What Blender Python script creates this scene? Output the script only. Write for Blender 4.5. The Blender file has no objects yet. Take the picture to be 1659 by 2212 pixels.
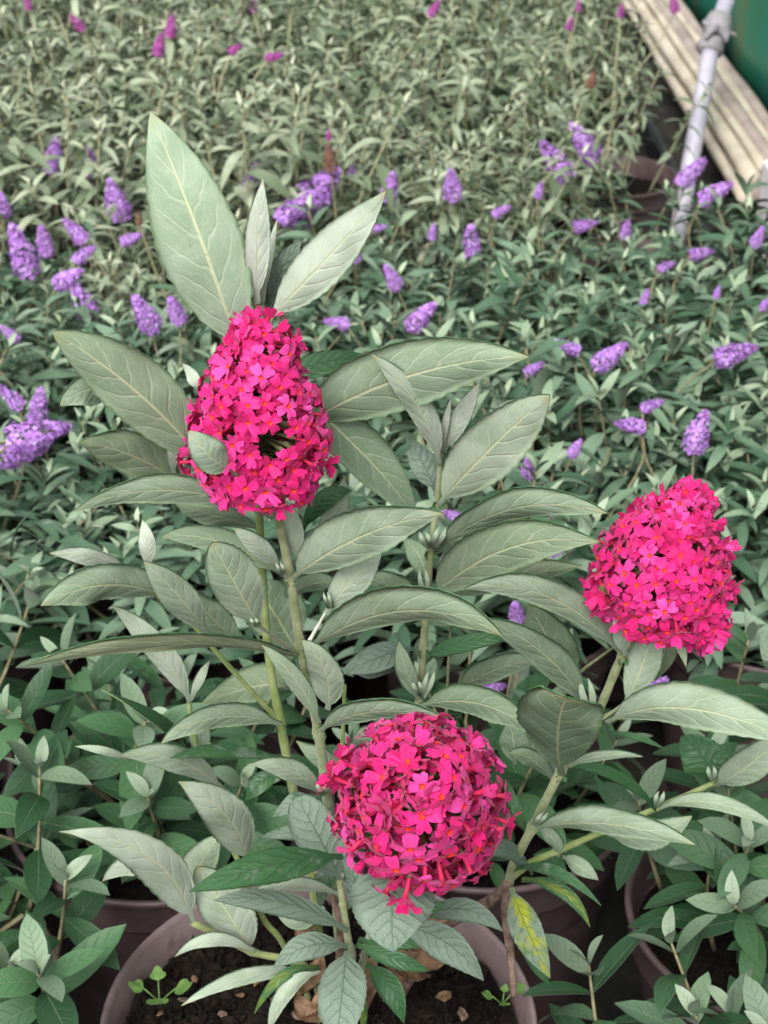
import bpy, bmesh, math, random
from mathutils import Vector, Matrix, noise
R = math.radians
rnd = random.Random(7)
S = bpy.context.scene
COL = S.collection

# ------------------------------------------------------------------ camera, sky, sun, exposure
PITCH = 28.5
CAM = Vector((0, 0, 0.745))
FPX, PW, PH = 3629.0, 1659.0, 2212.0
cam_d = bpy.data.cameras.new('camera')
cam = bpy.data.objects.new('camera', cam_d); COL.objects.link(cam)
cam.location = CAM; cam.rotation_euler = (R(90 - PITCH), 0, 0)
cam_d.sensor_fit = 'VERTICAL'; cam_d.sensor_height = 36; cam_d.lens = 36 * FPX / PH
cam_d.clip_start = 0.02; cam_d.clip_end = 500
cam_d.dof.use_dof = True; cam_d.dof.focus_distance = 0.615; cam_d.dof.aperture_fstop = 27
S.camera = cam

world = bpy.data.worlds.new('World'); S.world = world; world.use_nodes = True
nt = world.node_tree; nt.nodes.clear()
sky = nt.nodes.new('ShaderNodeTexSky'); sky.sky_type = 'NISHITA'; sky.sun_disc = False
SUN_EL, SUN_AZ = 46, 198
sky.sun_elevation = R(SUN_EL); sky.sun_rotation = R(SUN_AZ)
sky.air_density = 1.0; sky.dust_density = 4.0; sky.ozone_density = 1.0
hs = nt.nodes.new('ShaderNodeHueSaturation'); hs.inputs['Saturation'].default_value = 0.20   # overcast, white cloud
bg = nt.nodes.new('ShaderNodeBackground'); bg.inputs['Strength'].default_value = 0.15
wo = nt.nodes.new('ShaderNodeOutputWorld')
nt.links.new(sky.outputs[0], hs.inputs['Color']); nt.links.new(hs.outputs[0], bg.inputs[0]); nt.links.new(bg.outputs[0], wo.inputs[0])

sun_d = bpy.data.lights.new('sun', 'SUN'); sun_d.energy = 1.5; sun_d.angle = R(24); sun_d.color = (1, .985, .955)
sun = bpy.data.objects.new('sun', sun_d); COL.objects.link(sun)
sd = Vector((math.sin(R(SUN_AZ)) * math.cos(R(SUN_EL)), math.cos(R(SUN_AZ)) * math.cos(R(SUN_EL)), math.sin(R(SUN_EL))))
sun.rotation_euler = sd.to_track_quat('Z', 'Y').to_euler(); sun.location = (0, 0, 5)

S.view_settings.view_transform = 'Standard'; S.view_settings.look = 'None'
S.view_settings.exposure = 0.95; S.view_settings.gamma = 1; S.view_settings.use_curve_mapping = False
S.render.engine = 'CYCLES'
S.cycles.use_denoising = True
S.cycles.max_bounces = 5; S.cycles.diffuse_bounces = 3; S.cycles.transmission_bounces = 3; S.cycles.glossy_bounces = 2
S.cycles.caustics_reflective = False; S.cycles.caustics_refractive = False

# ------------------------------------------------------------------ helpers
_p = R(PITCH)
VR, VU, VF = Vector((1, 0, 0)), Vector((0, math.sin(_p), math.cos(_p))), Vector((0, math.cos(_p), -math.sin(_p)))
def ray(px, py):
    return VF + VR * ((px - PW / 2) / FPX) - VU * ((py - PH / 2) / FPX)
def at(px, py, Y):                       # the point at horizontal distance Y that the photograph shows there
    d = ray(px, py); return CAM + d * (Y / d.y)
def at_z(px, py, z):                     # ... at height z
    d = ray(px, py); return CAM + d * ((z - CAM.z) / d.z)
def mm_px(p):                            # metres per photograph pixel at point p
    return (p - CAM).dot(VF) / FPX

WL = {}                                  # world location of every parent
def empty(name, loc, label=None, cat=None, group=None, rz=0):
    o = bpy.data.objects.new(name, None); COL.objects.link(o); o.empty_display_size = .02
    o.location = loc; o.rotation_euler = (0, 0, rz); WL[o.name] = Vector(loc)
    tag(o, label, cat, group); return o
def tag(o, label=None, cat=None, group=None, kind=None):
    if label: o['label'] = label
    if cat: o['category'] = cat
    if group: o['group'] = group
    if kind: o['kind'] = kind
    return o
def mesh_of(name, V, F, mats, mi=None, uv=None, smooth=True, col=None):
    me = bpy.data.meshes.new(name); me.from_pydata([tuple(v) for v in V], [], F)
    for m in mats: me.materials.append(m)
    if mi: me.polygons.foreach_set('material_index', mi)
    if smooth: me.polygons.foreach_set('use_smooth', [True] * len(F))
    if uv:
        l = me.uv_layers.new(name='UVMap')
        l.data.foreach_set('uv', [c for p in me.polygons for vi in p.vertices for c in uv[vi]])
    if col:
        a = me.attributes.new('tint', 'FLOAT', 'POINT'); a.data.foreach_set('value', col)
    me.update(); return me
def put(name, me, loc=(0, 0, 0), parent=None, rot=None, scale=1, color=None, world=True):
    o = bpy.data.objects.new(name, me); COL.objects.link(o)
    loc = Vector(loc)
    if parent is not None:
        o.parent = parent
        if world:
            WL[o.name] = loc.copy(); loc = loc - WL[parent.name]
    else: WL[o.name] = loc.copy()
    o.location = loc
    if rot is not None: o.rotation_euler = rot
    o.scale = (scale,) * 3 if isinstance(scale, (int, float)) else scale
    o.color = color or (0, 0, 0, 1)
    return o

class Geo:                               # vertices, faces, uv, material index, tint of one mesh
    def __init__(s): s.V, s.F, s.U, s.M, s.C = [], [], [], [], []
    def add(s, V, F, m=0, uv=None, tint=0.0):
        k = len(s.V); s.V += [Vector(v) for v in V]; s.F += [tuple(i + k for i in f) for f in F]
        s.U += uv if uv else [(0, .5)] * len(V); s.C += [tint] * len(V)
        s.M += ([m] * len(F) if isinstance(m, int) else m)
    def merge(s, g, mat, young=0.):
        k = len(s.V); s.V += [mat @ v for v in g.V]; s.F += [tuple(i + k for i in f) for f in g.F]
        s.U += g.U; s.M += g.M
        t = rnd.uniform(.01, .99) + int(young * 10); s.C += [t] * len(g.V)
    def tube(s, P, rad, n=8, m=0, cap=True, tint=0.0):
        P = [Vector(p) for p in P]; V, F, U = [], [], []
        ref = None
        for i, p in enumerate(P):
            t = (P[min(i + 1, len(P) - 1)] - P[max(i - 1, 0)]).normalized()
            if ref is None: ref = t.orthogonal().normalized()
            ref = (ref - t * ref.dot(t)).normalized(); b = t.cross(ref)
            r = rad[i] if isinstance(rad, (list, tuple)) else rad
            for k in range(n):
                a = 2 * math.pi * k / n
                V.append(p + (ref * math.cos(a) + b * math.sin(a)) * r); U.append((i / (len(P) - 1), k / n))
        for i in range(len(P) - 1):
            for k in range(n):
                k2 = (k + 1) % n
                F.append((i * n + k, i * n + k2, (i + 1) * n + k2, (i + 1) * n + k))
        if cap:
            F.append(tuple(range(n - 1, -1, -1))); F.append(tuple(range((len(P) - 1) * n, len(P) * n)))
        s.add(V, F, m, U, tint)
    def lathe(s, prof, n=48, m=0):
        V, F = [], []
        for r, z in prof:
            for k in range(n):
                a = 2 * math.pi * k / n; V.append((r * math.cos(a), r * math.sin(a), z))
        for i in range(len(prof) - 1):
            for k in range(n):
                k2 = (k + 1) % n; F.append((i * n + k, i * n + k2, (i + 1) * n + k2, (i + 1) * n + k))
        s.add(V, F, m)
    def mesh(s, name, mats, smooth=True):
        return mesh_of(name, s.V, s.F, mats, s.M, s.U, smooth, s.C)

def spline(P, n):                        # Catmull-Rom through points
    P = [Vector(p) for p in P]; Q = [P[0] * 2 - P[1]] + P + [P[-1] * 2 - P[-2]]; out = []
    for i in range(1, len(Q) - 2):
        a, b, c, d = Q[i - 1:i + 3]
        for k in range(n):
            t = k / n
            out.append(.5 * ((2 * b) + (c - a) * t + (2 * a - 5 * b + 4 * c - d) * t * t + (3 * b - a - 3 * c + d) * t ** 3))
    return out + [P[-1]]

# ------------------------------------------------------------------ materials
class NT:
    def __init__(s, name):
        s.m = bpy.data.materials.new(name); s.m.use_nodes = True; s.t = s.m.node_tree; s.t.nodes.clear()
        s.out = s.n('OutputMaterial')
    def n(s, typ, **kw):
        x = s.t.nodes.new('ShaderNode' + typ)
        for k, v in kw.items(): setattr(x, k, v)
        return x
    def set(s, sock, v):
        if isinstance(v, bpy.types.NodeSocket): s.t.links.new(v, sock)
        elif isinstance(v, (tuple, list)) and len(v) == 3 and sock.type == 'RGBA': sock.default_value = (*v, 1)
        else: sock.default_value = v
    def math(s, op, a, b=0.0, c=None, clamp=False):
        x = s.n('Math', operation=op, use_clamp=clamp); s.set(x.inputs[0], a); s.set(x.inputs[1], b)
        if c is not None: s.set(x.inputs[2], c)
        return x.outputs[0]
    def ramp(s, v, a, b, c=0.0, d=1.0):          # smoothstep map
        x = s.n('MapRange', interpolation_type='SMOOTHSTEP')
        for i, k in enumerate((v, a, b, c, d)): s.set(x.inputs[i], k)
        return x.outputs[0]
    def mix(s, f, a, b, mode='MIX'):
        x = s.n('Mix', data_type='RGBA', blend_type=mode)
        s.set(x.inputs[0], f); s.set(x.inputs[6], a); s.set(x.inputs[7], b); return x.outputs[2]
    def noise(s, vec, scale, detail=3, rough=.55, out=0):
        x = s.n('TexNoise'); s.set(x.inputs['Vector'], vec); x.inputs['Scale'].default_value = scale
        x.inputs['Detail'].default_value = detail; x.inputs['Roughness'].default_value = rough; return x.outputs[out]
    def comb(s, a, b, c=0.0):
        x = s.n('CombineXYZ'); s.set(x.inputs[0], a); s.set(x.inputs[1], b); s.set(x.inputs[2], c); return x.outputs[0]
    def sep(s, v):
        x = s.n('SeparateXYZ'); s.set(x.inputs[0], v); return x.outputs
    def coord(s, k='Object'): return s.n('TexCoord').outputs[k]
    def bump(s, h, strength=.5, dist=.001):
        x = s.n('Bump'); s.set(x.inputs['Height'], h); x.inputs['Strength'].default_value = strength
        x.inputs['Distance'].default_value = dist; return x.outputs[0]
    def done(s, col, rough=.6, normal=None, transl=0.0, tcol=None, spec=.3, sheen=0.0, metal=0.0):
        b = s.n('BsdfPrincipled'); s.set(b.inputs['Base Color'], col); s.set(b.inputs['Roughness'], rough)
        b.inputs['Specular IOR Level'].default_value = spec; b.inputs['Metallic'].default_value = metal
        if sheen:
            b.inputs['Sheen Weight'].default_value = sheen; b.inputs['Sheen Roughness'].default_value = .5
        if normal is not None: s.set(b.inputs['Normal'], normal)
        o = b.outputs[0]
        if transl:
            t = s.n('BsdfTranslucent'); s.set(t.inputs[0], tcol if tcol is not None else col)
            if normal is not None: s.set(t.inputs['Normal'], normal)
            x = s.n('MixShader'); x.inputs[0].default_value = transl
            s.t.links.new(o, x.inputs[1]); s.t.links.new(t.outputs[0], x.inputs[2]); o = x.outputs[0]
        s.t.links.new(o, s.out.inputs[0]); return s.m

def veins(N, nside=9.0, fine=True):
    uv = N.sep(N.coord('UV')); u = uv[0]; v = N.math('MULTIPLY_ADD', uv[1], 2.0, -1.0)
    a = N.math('ABSOLUTE', v)
    info = N.n('ObjectInfo'); seed = N.math('MULTIPLY', info.outputs['Random'], 37.0)
    midw = N.math('MULTIPLY_ADD', u, -.055, .085)
    mid = N.math('SUBTRACT', 1.0, N.ramp(a, N.math('MULTIPLY', midw, .35), midw))
    wob = .5 if not fine else N.noise(N.comb(N.math('MULTIPLY', u, 5.0), N.math('MULTIPLY', v, 1.6), seed), 1.0, 2)
    p = N.math('MULTIPLY_ADD', a, -.15, u); p = N.math('MULTIPLY_ADD', N.math('MULTIPLY', a, a), -.07, p)
    p = N.math('MULTIPLY_ADD', p, nside, N.math('MULTIPLY', N.math('GREATER_THAN', v, 0.0), .45))
    p = N.math('MULTIPLY_ADD', wob, .8, p)
    f = N.math('FRACT', p); d = N.math('SUBTRACT', .5, N.math('ABSOLUTE', N.math('SUBTRACT', f, .5)))
    side = N.math('SUBTRACT', 1.0, N.ramp(d, .01, N.math('MULTIPLY_ADD', a, -.05, .12)))
    side = N.math('MULTIPLY', side, N.math('SUBTRACT', 1.0, N.ramp(a, .6, .97)))
    bulge = N.ramp(d, 0.0, .5)
    fin = 0.0
    if fine:
        vo = N.n('TexVoronoi', feature='DISTANCE_TO_EDGE')
        wv = N.noise(N.comb(u, N.math('MULTIPLY', v, .3), seed), 9.0, 2, out=1)
        base = N.comb(N.math('MULTIPLY', p, 2.2), N.math('MULTIPLY', v, 3.6), seed)
        va = N.n('VectorMath', operation='MULTIPLY_ADD'); N.set(va.inputs[0], wv); va.inputs[1].default_value = (.9, .9, 0); N.set(va.inputs[2], base)
        N.set(vo.inputs['Vector'], va.outputs[0]); vo.inputs['Scale'].default_value = 1.0
        fin = N.math('SUBTRACT', 1.0, N.ramp(vo.outputs['Distance'], .0, .11))
    return u, v, a, mid, side, fin, bulge, info, seed

def leaf_under():
    N = NT('leaf_underside'); u, v, a, mid, side, fin, bulge, info, seed = veins(N, 7.5)
    c = N.sep(info.outputs['Color'])
    obj = N.coord('Object')
    patch = N.noise(obj, 55, 4); fuzz = N.noise(obj, 2600, 2)
    col = N.mix(c[0], (.190, .280, .172), (.60, .65, .56))
    col = N.mix(N.math('MULTIPLY', c[1], .8), col, (.36, .33, .17))
    col = N.mix(N.ramp(patch, .30, .7, 0, .55), col, (.150, .228, .130), 'MIX')
    col = N.mix(N.math('MULTIPLY', fin, .14), col, (.48, .50, .38))
    col = N.mix(N.math('MULTIPLY', side, .28), col, (.50, .55, .39))
    col = N.mix(N.math('MULTIPLY', mid, .75), col, (.50, .53, .32))
    tip = N.ramp(u, .90, 1.0); col = N.mix(N.math('MULTIPLY', tip, .6), col, (.30, .30, .14))
    edge = N.ramp(N.math('MULTIPLY_ADD', N.noise(obj, 300, 2), .08, a), .94, 1.03)
    col = N.mix(N.math('MULTIPLY', edge, .75), col, (.10, .17, .07))
    spk = N.ramp(N.noise(obj, 420, 1), .76, .80); col = N.mix(N.math('MULTIPLY', spk, .5), col, (.10, .11, .07))
    col = N.mix(N.ramp(fuzz, .5, .8, 0, .25), col, (.6, .62, .55))
    h = N.math('MULTIPLY_ADD', mid, 1.3, N.math('MULTIPLY', side, .75)); h = N.math('MULTIPLY_ADD', N.math('MULTIPLY', fin, 1.0), .18, h)
    h = N.math('MULTIPLY_ADD', bulge, -.3, h)
    return N.done(col, .85, N.bump(h, .38, .0006), .18, N.mix(.5, col, (.20, .36, .08)), .12, 0)
def leaf_top():
    N = NT('leaf_upper_side'); u, v, a, mid, side, fin, bulge, info, seed = veins(N, 8.0)
    c = N.sep(info.outputs['Color']); obj = N.coord('Object')
    green = N.mix(N.noise(obj, 70, 3), (.030, .095, .035), (.055, .135, .055))
    felt = N.noise(obj, 130, 5, .65)
    thr = N.math('SUBTRACT', 1.05, c[2])
    f = N.ramp(felt, N.math('MULTIPLY_ADD', thr, .8, -.08), N.math('MULTIPLY_ADD', thr, .8, .12), 0, .85)
    f = N.math('MULTIPLY', f, N.ramp(N.noise(obj, 1500, 3), .25, .6, .55, 1.0))
    col = N.mix(f, green, (.185, .232, .190))
    yel = N.math('MULTIPLY', c[1], N.math('SUBTRACT', 1.0, N.ramp(N.math('MULTIPLY_ADD', N.noise(obj, 150, 4), 1.1, N.math('MULTIPLY', a, .35)), .55, .85)))
    col = N.mix(yel, col, (.27, .30, .015))
    col = N.mix(N.math('MULTIPLY', mid, .5), col, (.05, .12, .04)); col = N.mix(N.math('MULTIPLY', side, .3), col, (.03, .08, .03))
    h = N.math('MULTIPLY_ADD', mid, -1.3, N.math('MULTIPLY', side, -.8)); h = N.math('MULTIPLY_ADD', N.math('MULTIPLY', fin, 1.0), -.3, h)
    h = N.math('MULTIPLY_ADD', bulge, .5, h)
    return N.done(col, N.math('MULTIPLY_ADD', f, .35, .42), N.bump(h, .55, .0006), .15, (.08, .20, .025), .35, 0)
def small_leaf(name, c1, c2, under, pale, bump=0):
    N = NT(name); u, v, a, mid, side, fin, bulge, info, seed = veins(N, 7.0, False)
    at_ = N.n('Attribute', attribute_name='tint').outputs['Fac']
    r = N.math('FRACT', N.math('ADD', N.math('MULTIPLY', info.outputs['Random'], 7.31), at_))
    obj = N.coord('Object')
    col = N.mix(N.ramp(r, 0.0, .85), c1, c2)
    col = N.mix(N.ramp(r, .86, .95, 0, .75), col, under)
    young = N.math('MULTIPLY_ADD', N.math('FLOOR', at_), .1, N.sep(info.outputs['Color'])[0])
    col = N.mix(young, col, pale)
    col = N.mix(N.ramp(N.noise(obj, 160, 2), .35, .75, 0, .25), col, (.12, .165, .125))
    col = N.mix(N.math('MULTIPLY', mid, .4), col, (.16, .21, .11)); col = N.mix(N.math('MULTIPLY', side, .18), col, (.03, .07, .035))
    nb = N.bump(N.math('MULTIPLY_ADD', mid, -1.0, N.math('MULTIPLY', side, -.7)), bump, .0006) if bump else None
    return N.done(col, .5, nb, .15, N.mix(.6, col, (.10, .23, .025)), .3, 0)
def plain(name, c1, c2, scale=60, rough=.6, bump=.3, bd=.0005, spec=.3, transl=0, sheen=0, bs=None, metal=0):
    N = NT(name); o = N.coord('Object'); info = N.n('ObjectInfo')
    no = N.noise(o, scale, 4)
    col = N.mix(N.ramp(no, .3, .7), c1, c2)
    return N.done(col, rough, N.bump(N.noise(o, bs or scale * 4, 4), bump, bd) if bump else None, transl, None, spec, sheen, metal)

M_UNDER, M_TOP = leaf_under(), leaf_top()
M_STEM = plain('felted_stem', (.135, .165, .065), (.25, .27, .15), 160, .8, .5, .0006, .15, .05, .25, 1600)
M_STEMY = plain('green_stem', (.14, .19, .05), (.24, .285, .11), 120, .7, .4, .0004, .2, .05, .15, 1600)
M_WOOD = plain('bark', (.075, .045, .032), (.22, .155, .12), 220, .85, .9, .0012, .15)
M_DEAD = plain('dead_leaf', (.10, .055, .028), (.27, .17, .105), 140, .85, .7, .001, .15, .1)
M_BUD = plain('young_bud', (.50, .52, .40), (.66, .66, .56), 300, .85, .5, .0004, .1, .15, .2)
M_STIP = plain('stipule', (.03, .09, .03), (.07, .15, .06), 300, .6, .6, .0006, .3, .1)
M_CALYX = plain('calyx', (.075, .085, .03), (.15, .14, .07), 300, .8, .4, .0004, .15, .1)
def petal(name, a, b, c, scale=900):
    N = NT(name); info = N.n('ObjectInfo'); o = N.coord('Object')
    at_ = N.n('Attribute', attribute_name='tint').outputs['Fac']
    r = N.math('FRACT', N.math('ADD', N.math('MULTIPLY', info.outputs['Random'], 5.17), at_))
    col = N.mix(N.ramp(r, 0, .7), a, b); col = N.mix(N.ramp(r, .62, 1.05), col, c)
    col = N.mix(N.ramp(N.noise(o, scale, 3), .4, .75, 0, .3), col, c)
    return N.done(col, .6, None, .14, col, .2, .1)
M_PETAL = petal('pink_petal', (.53, .005, .110), (.60, .016, .170), (.67, .06, .29))
M_TUBE = plain('floret_tube', (.50, .010, .085), (.58, .035, .095), 300, .55, .2, .0003, .25, .2)
M_EYE = plain('floret_eye', (.50, .012, .010), (.60, .05, .012), 500, .6, .2, .0003, .2)
M_PURPLE = petal('purple_petal', (.33, .13, .50), (.46, .22, .62), (.57, .37, .72))
M_MAG = petal('magenta_petal', (.34, .04, .28), (.42, .07, .34), (.50, .12, .42))
M_PURPLE_EYE = plain('purple_eye', (.20, .03, .30), (.26, .06, .30), 300, .7, 0)
M_OLDBLOOM = plain('spent_bloom', (.16, .07, .05), (.25, .14, .09), 300, .85, .5, .001, .1)
def plastic(name, c1, c2):
    N = NT(name); o = N.coord('Object')
    col = N.mix(N.ramp(N.noise(o, 30, 5, .65), .3, .72), c1, c2)
    dirt = N.ramp(N.noise(o, 75, 6, .7), .52, .72, 0, .6); col = N.mix(dirt, col, (.06, .045, .035))
    return N.done(col, .45, N.bump(N.noise(o, 500, 3), .15, .0004), 0, None, .4)
M_POT = plastic('taupe_plastic', (.145, .105, .105), (.195, .145, .142))
M_POT2 = plastic('brown_plastic', (.075, .048, .048), (.115, .078, .078))
M_SOIL = plain('potting_soil', (.005, .004, .0032), (.018, .013, .010), 260, .95, 1.0, .003, .1, 0, 0, 500)
M_CRUMB = plain('soil_crumb', (.004, .003, .0025), (.017, .012, .009), 60, .95, .6, .001, .1)
def ground_mat():
    N = NT('weed_matting'); o = N.coord('Object')
    w = N.n('TexWave'); N.set(w.inputs[0], o); w.inputs['Scale'].default_value = 160; w2 = N.n('TexWave', bands_direction='Y'); N.set(w2.inputs[0], o); w2.inputs['Scale'].default_value = 160
    wv = N.math('MULTIPLY', w.outputs['Fac'], w2.outputs['Fac'])
    col = N.mix(N.ramp(N.noise(o, 9, 6, .65), .35, .7), (.012, .012, .011), (.05, .042, .032))
    return N.done(col, .85, N.bump(wv, .5, .001), 0, None, .2)
M_GROUND = ground_mat()
# background leaves
M_NEAR = small_leaf('broad_leaf', (.009, .047, .012), (.052, .136, .050), (.10, .165, .105), (.34, .42, .30), .55)
M_MID = small_leaf('lance_leaf', (.046, .108, .056), (.148, .232, .148), (.23, .30, .22), (.44, .52, .35))
M_FAR = small_leaf('sage_leaf', (.110, .155, .082), (.300, .350, .235), (.40, .44, .31), (.56, .59, .42))
M_PSTEM = plain('pale_stem', (.26, .26, .14), (.40, .39, .25), 200, .8, .3, .0004, .15, .05)
M_TSTEM = plain('twig_stem', (.14, .13, .07), (.24, .22, .13), 200, .8, .3, .0004, .15)

# ------------------------------------------------------------------ the setting
def flat(name, x0, x1, y0, y1, z, m):
    me = mesh_of(name, [(x0, y0, z), (x1, y0, z), (x1, y1, z), (x0, y1, z)], [(0, 1, 2, 3)], [m], smooth=False)
    return put(name, me)
tag(flat('ground', -60, 60, -60, 60, 0, M_GROUND), 'dark woven weed matting spread under all the pots', kind='structure')

# ------------------------------------------------------------------ leaves of the large plant
def leaf_geo(P0, PM, P2, w, nv, seg=30, across=8, curl=.0, wave=.05, petiole=.07, a=.75, b=.95, fold=.12, thick=.00035, twist=0, rg=rnd):
    """Closed two-sided blade: visible-side normal nv, spine P0-PM-P2, full width w. Returns geometry relative to P0 and the two face sets."""
    C = PM * 2 - (P0 + P2) * .5
    ph, ph2 = rg.uniform(0, 6), rg.uniform(0, 6)
    tm = a / (a + b); mx = tm ** a * (1 - tm) ** b
    A, B, U = [], [], []
    asym = rg.uniform(-.08, .08)
    for i in range(seg + 1):
        t = i / seg
        c = P0 * (1 - t) ** 2 + C * 2 * t * (1 - t) + P2 * t * t
        T = ((C - P0) * (1 - t) + (P2 - C) * t).normalized()
        n = (nv - T * nv.dot(T)).normalized()
        if twist: n = Matrix.Rotation(twist * t, 3, T) @ n
        bn = T.cross(n)
        ts = max(0, (t - petiole) / (1 - petiole))
        hw = .5 * w * (ts ** a * (1 - ts) ** b / mx) if 0 < ts < 1 else 0
        hw = max(hw, .0011 * (1 - t) + .0001)
        tooth = 1 + (.026 if i % 2 else -.026) * rg.uniform(.5, 1.3)
        for k in range(across + 1):
            s = -1 + 2 * k / across
            off = -fold * abs(s) * hw - curl * s * s * hw + wave * hw * s * s * math.sin(9 * t + ph + (1.7 if s > 0 else 0)) \
                  + wave * .5 * hw * abs(s) * math.sin(17 * t + ph2 + 2 * s)
            if k in (0, across): q = s * hw * tooth
            else: q = s * hw
            q *= 1 + asym * (1 if s > 0 else -1)
            p = c + bn * q + n * off - P0
            A.append(p + n * thick); B.append(p - n * thick); U.append((t, .5 + .5 * s))
    W = across + 1; nA = len(A); F, M = [], []
    for i in range(seg):
        for k in range(across):
            q = (i * W + k, i * W + k + 1, (i + 1) * W + k + 1, (i + 1) * W + k)
            F.append(q[::-1]); M.append(0); F.append(tuple(x + nA for x in q)); M.append(1)
    rim = [i * W for i in range(seg + 1)], [i * W + across for i in range(seg + 1)]
    for i in range(seg):
        p, q = rim[0][i], rim[0][i + 1]; F.append((p, q, q + nA, p + nA)); M.append(1)
        p, q = rim[1][i], rim[1][i + 1]; F.append((q, p, p + nA, q + nA)); M.append(1)
    g = Geo(); g.V = A + B; g.F = F; g.U = U + U; g.M = M; g.C = [0] * (2 * nA)
    return g

PLANT = Vector((-.030, .570, 0))
plant = empty('pink_butterfly_bush', PLANT, 'potted butterfly bush with three hot pink flower heads and large grey-green leaves', 'potted plant')

def leaf(bx, by, mx, my, tx, ty, w, Yb=.56, Yt=.54, face='u', white=.15, yellow=0., felt=.3, tilt=None, Ym=None, parent=None, **kw):
    P0, P2 = at(bx, by, Yb), at(tx, ty, Yt)
    PM = at(mx, my, (Yb + Yt) / 2 - .004 if Ym is None else Ym)
    view = (CAM - PM).normalized()
    T = (P2 - P0).normalized()
    if tilt is None: tilt = (-.45 if face == 'u' else .55) * rnd.uniform(.7, 1.3)
    nv = (view + Vector((0, 0, 1)) * tilt + VR * rnd.uniform(-.2, .2)).normalized()
    nn = (nv - T * nv.dot(T)).normalized(); bn = T.cross(nn); sp = T.cross(view).normalized()
    W = .94 * w * mm_px(PM) / max(.45, abs(bn.dot(sp)))
    L = (P2 - P0).length
    kw.setdefault('curl', rnd.uniform(-.10, .16)); kw.setdefault('fold', rnd.uniform(.02, .16)); kw.setdefault('wave', rnd.uniform(.05, .13))
    g = leaf_geo(P0, PM, P2, W, nv, **kw)
    mats = [M_UNDER, M_TOP] if face == 'u' else [M_TOP, M_UNDER]
    return put('leaf', g.mesh('leaf', mats), P0, parent or plant, color=(min(1, max(0, white + rnd.uniform(-.05, .05))), yellow, felt, 1))

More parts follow.
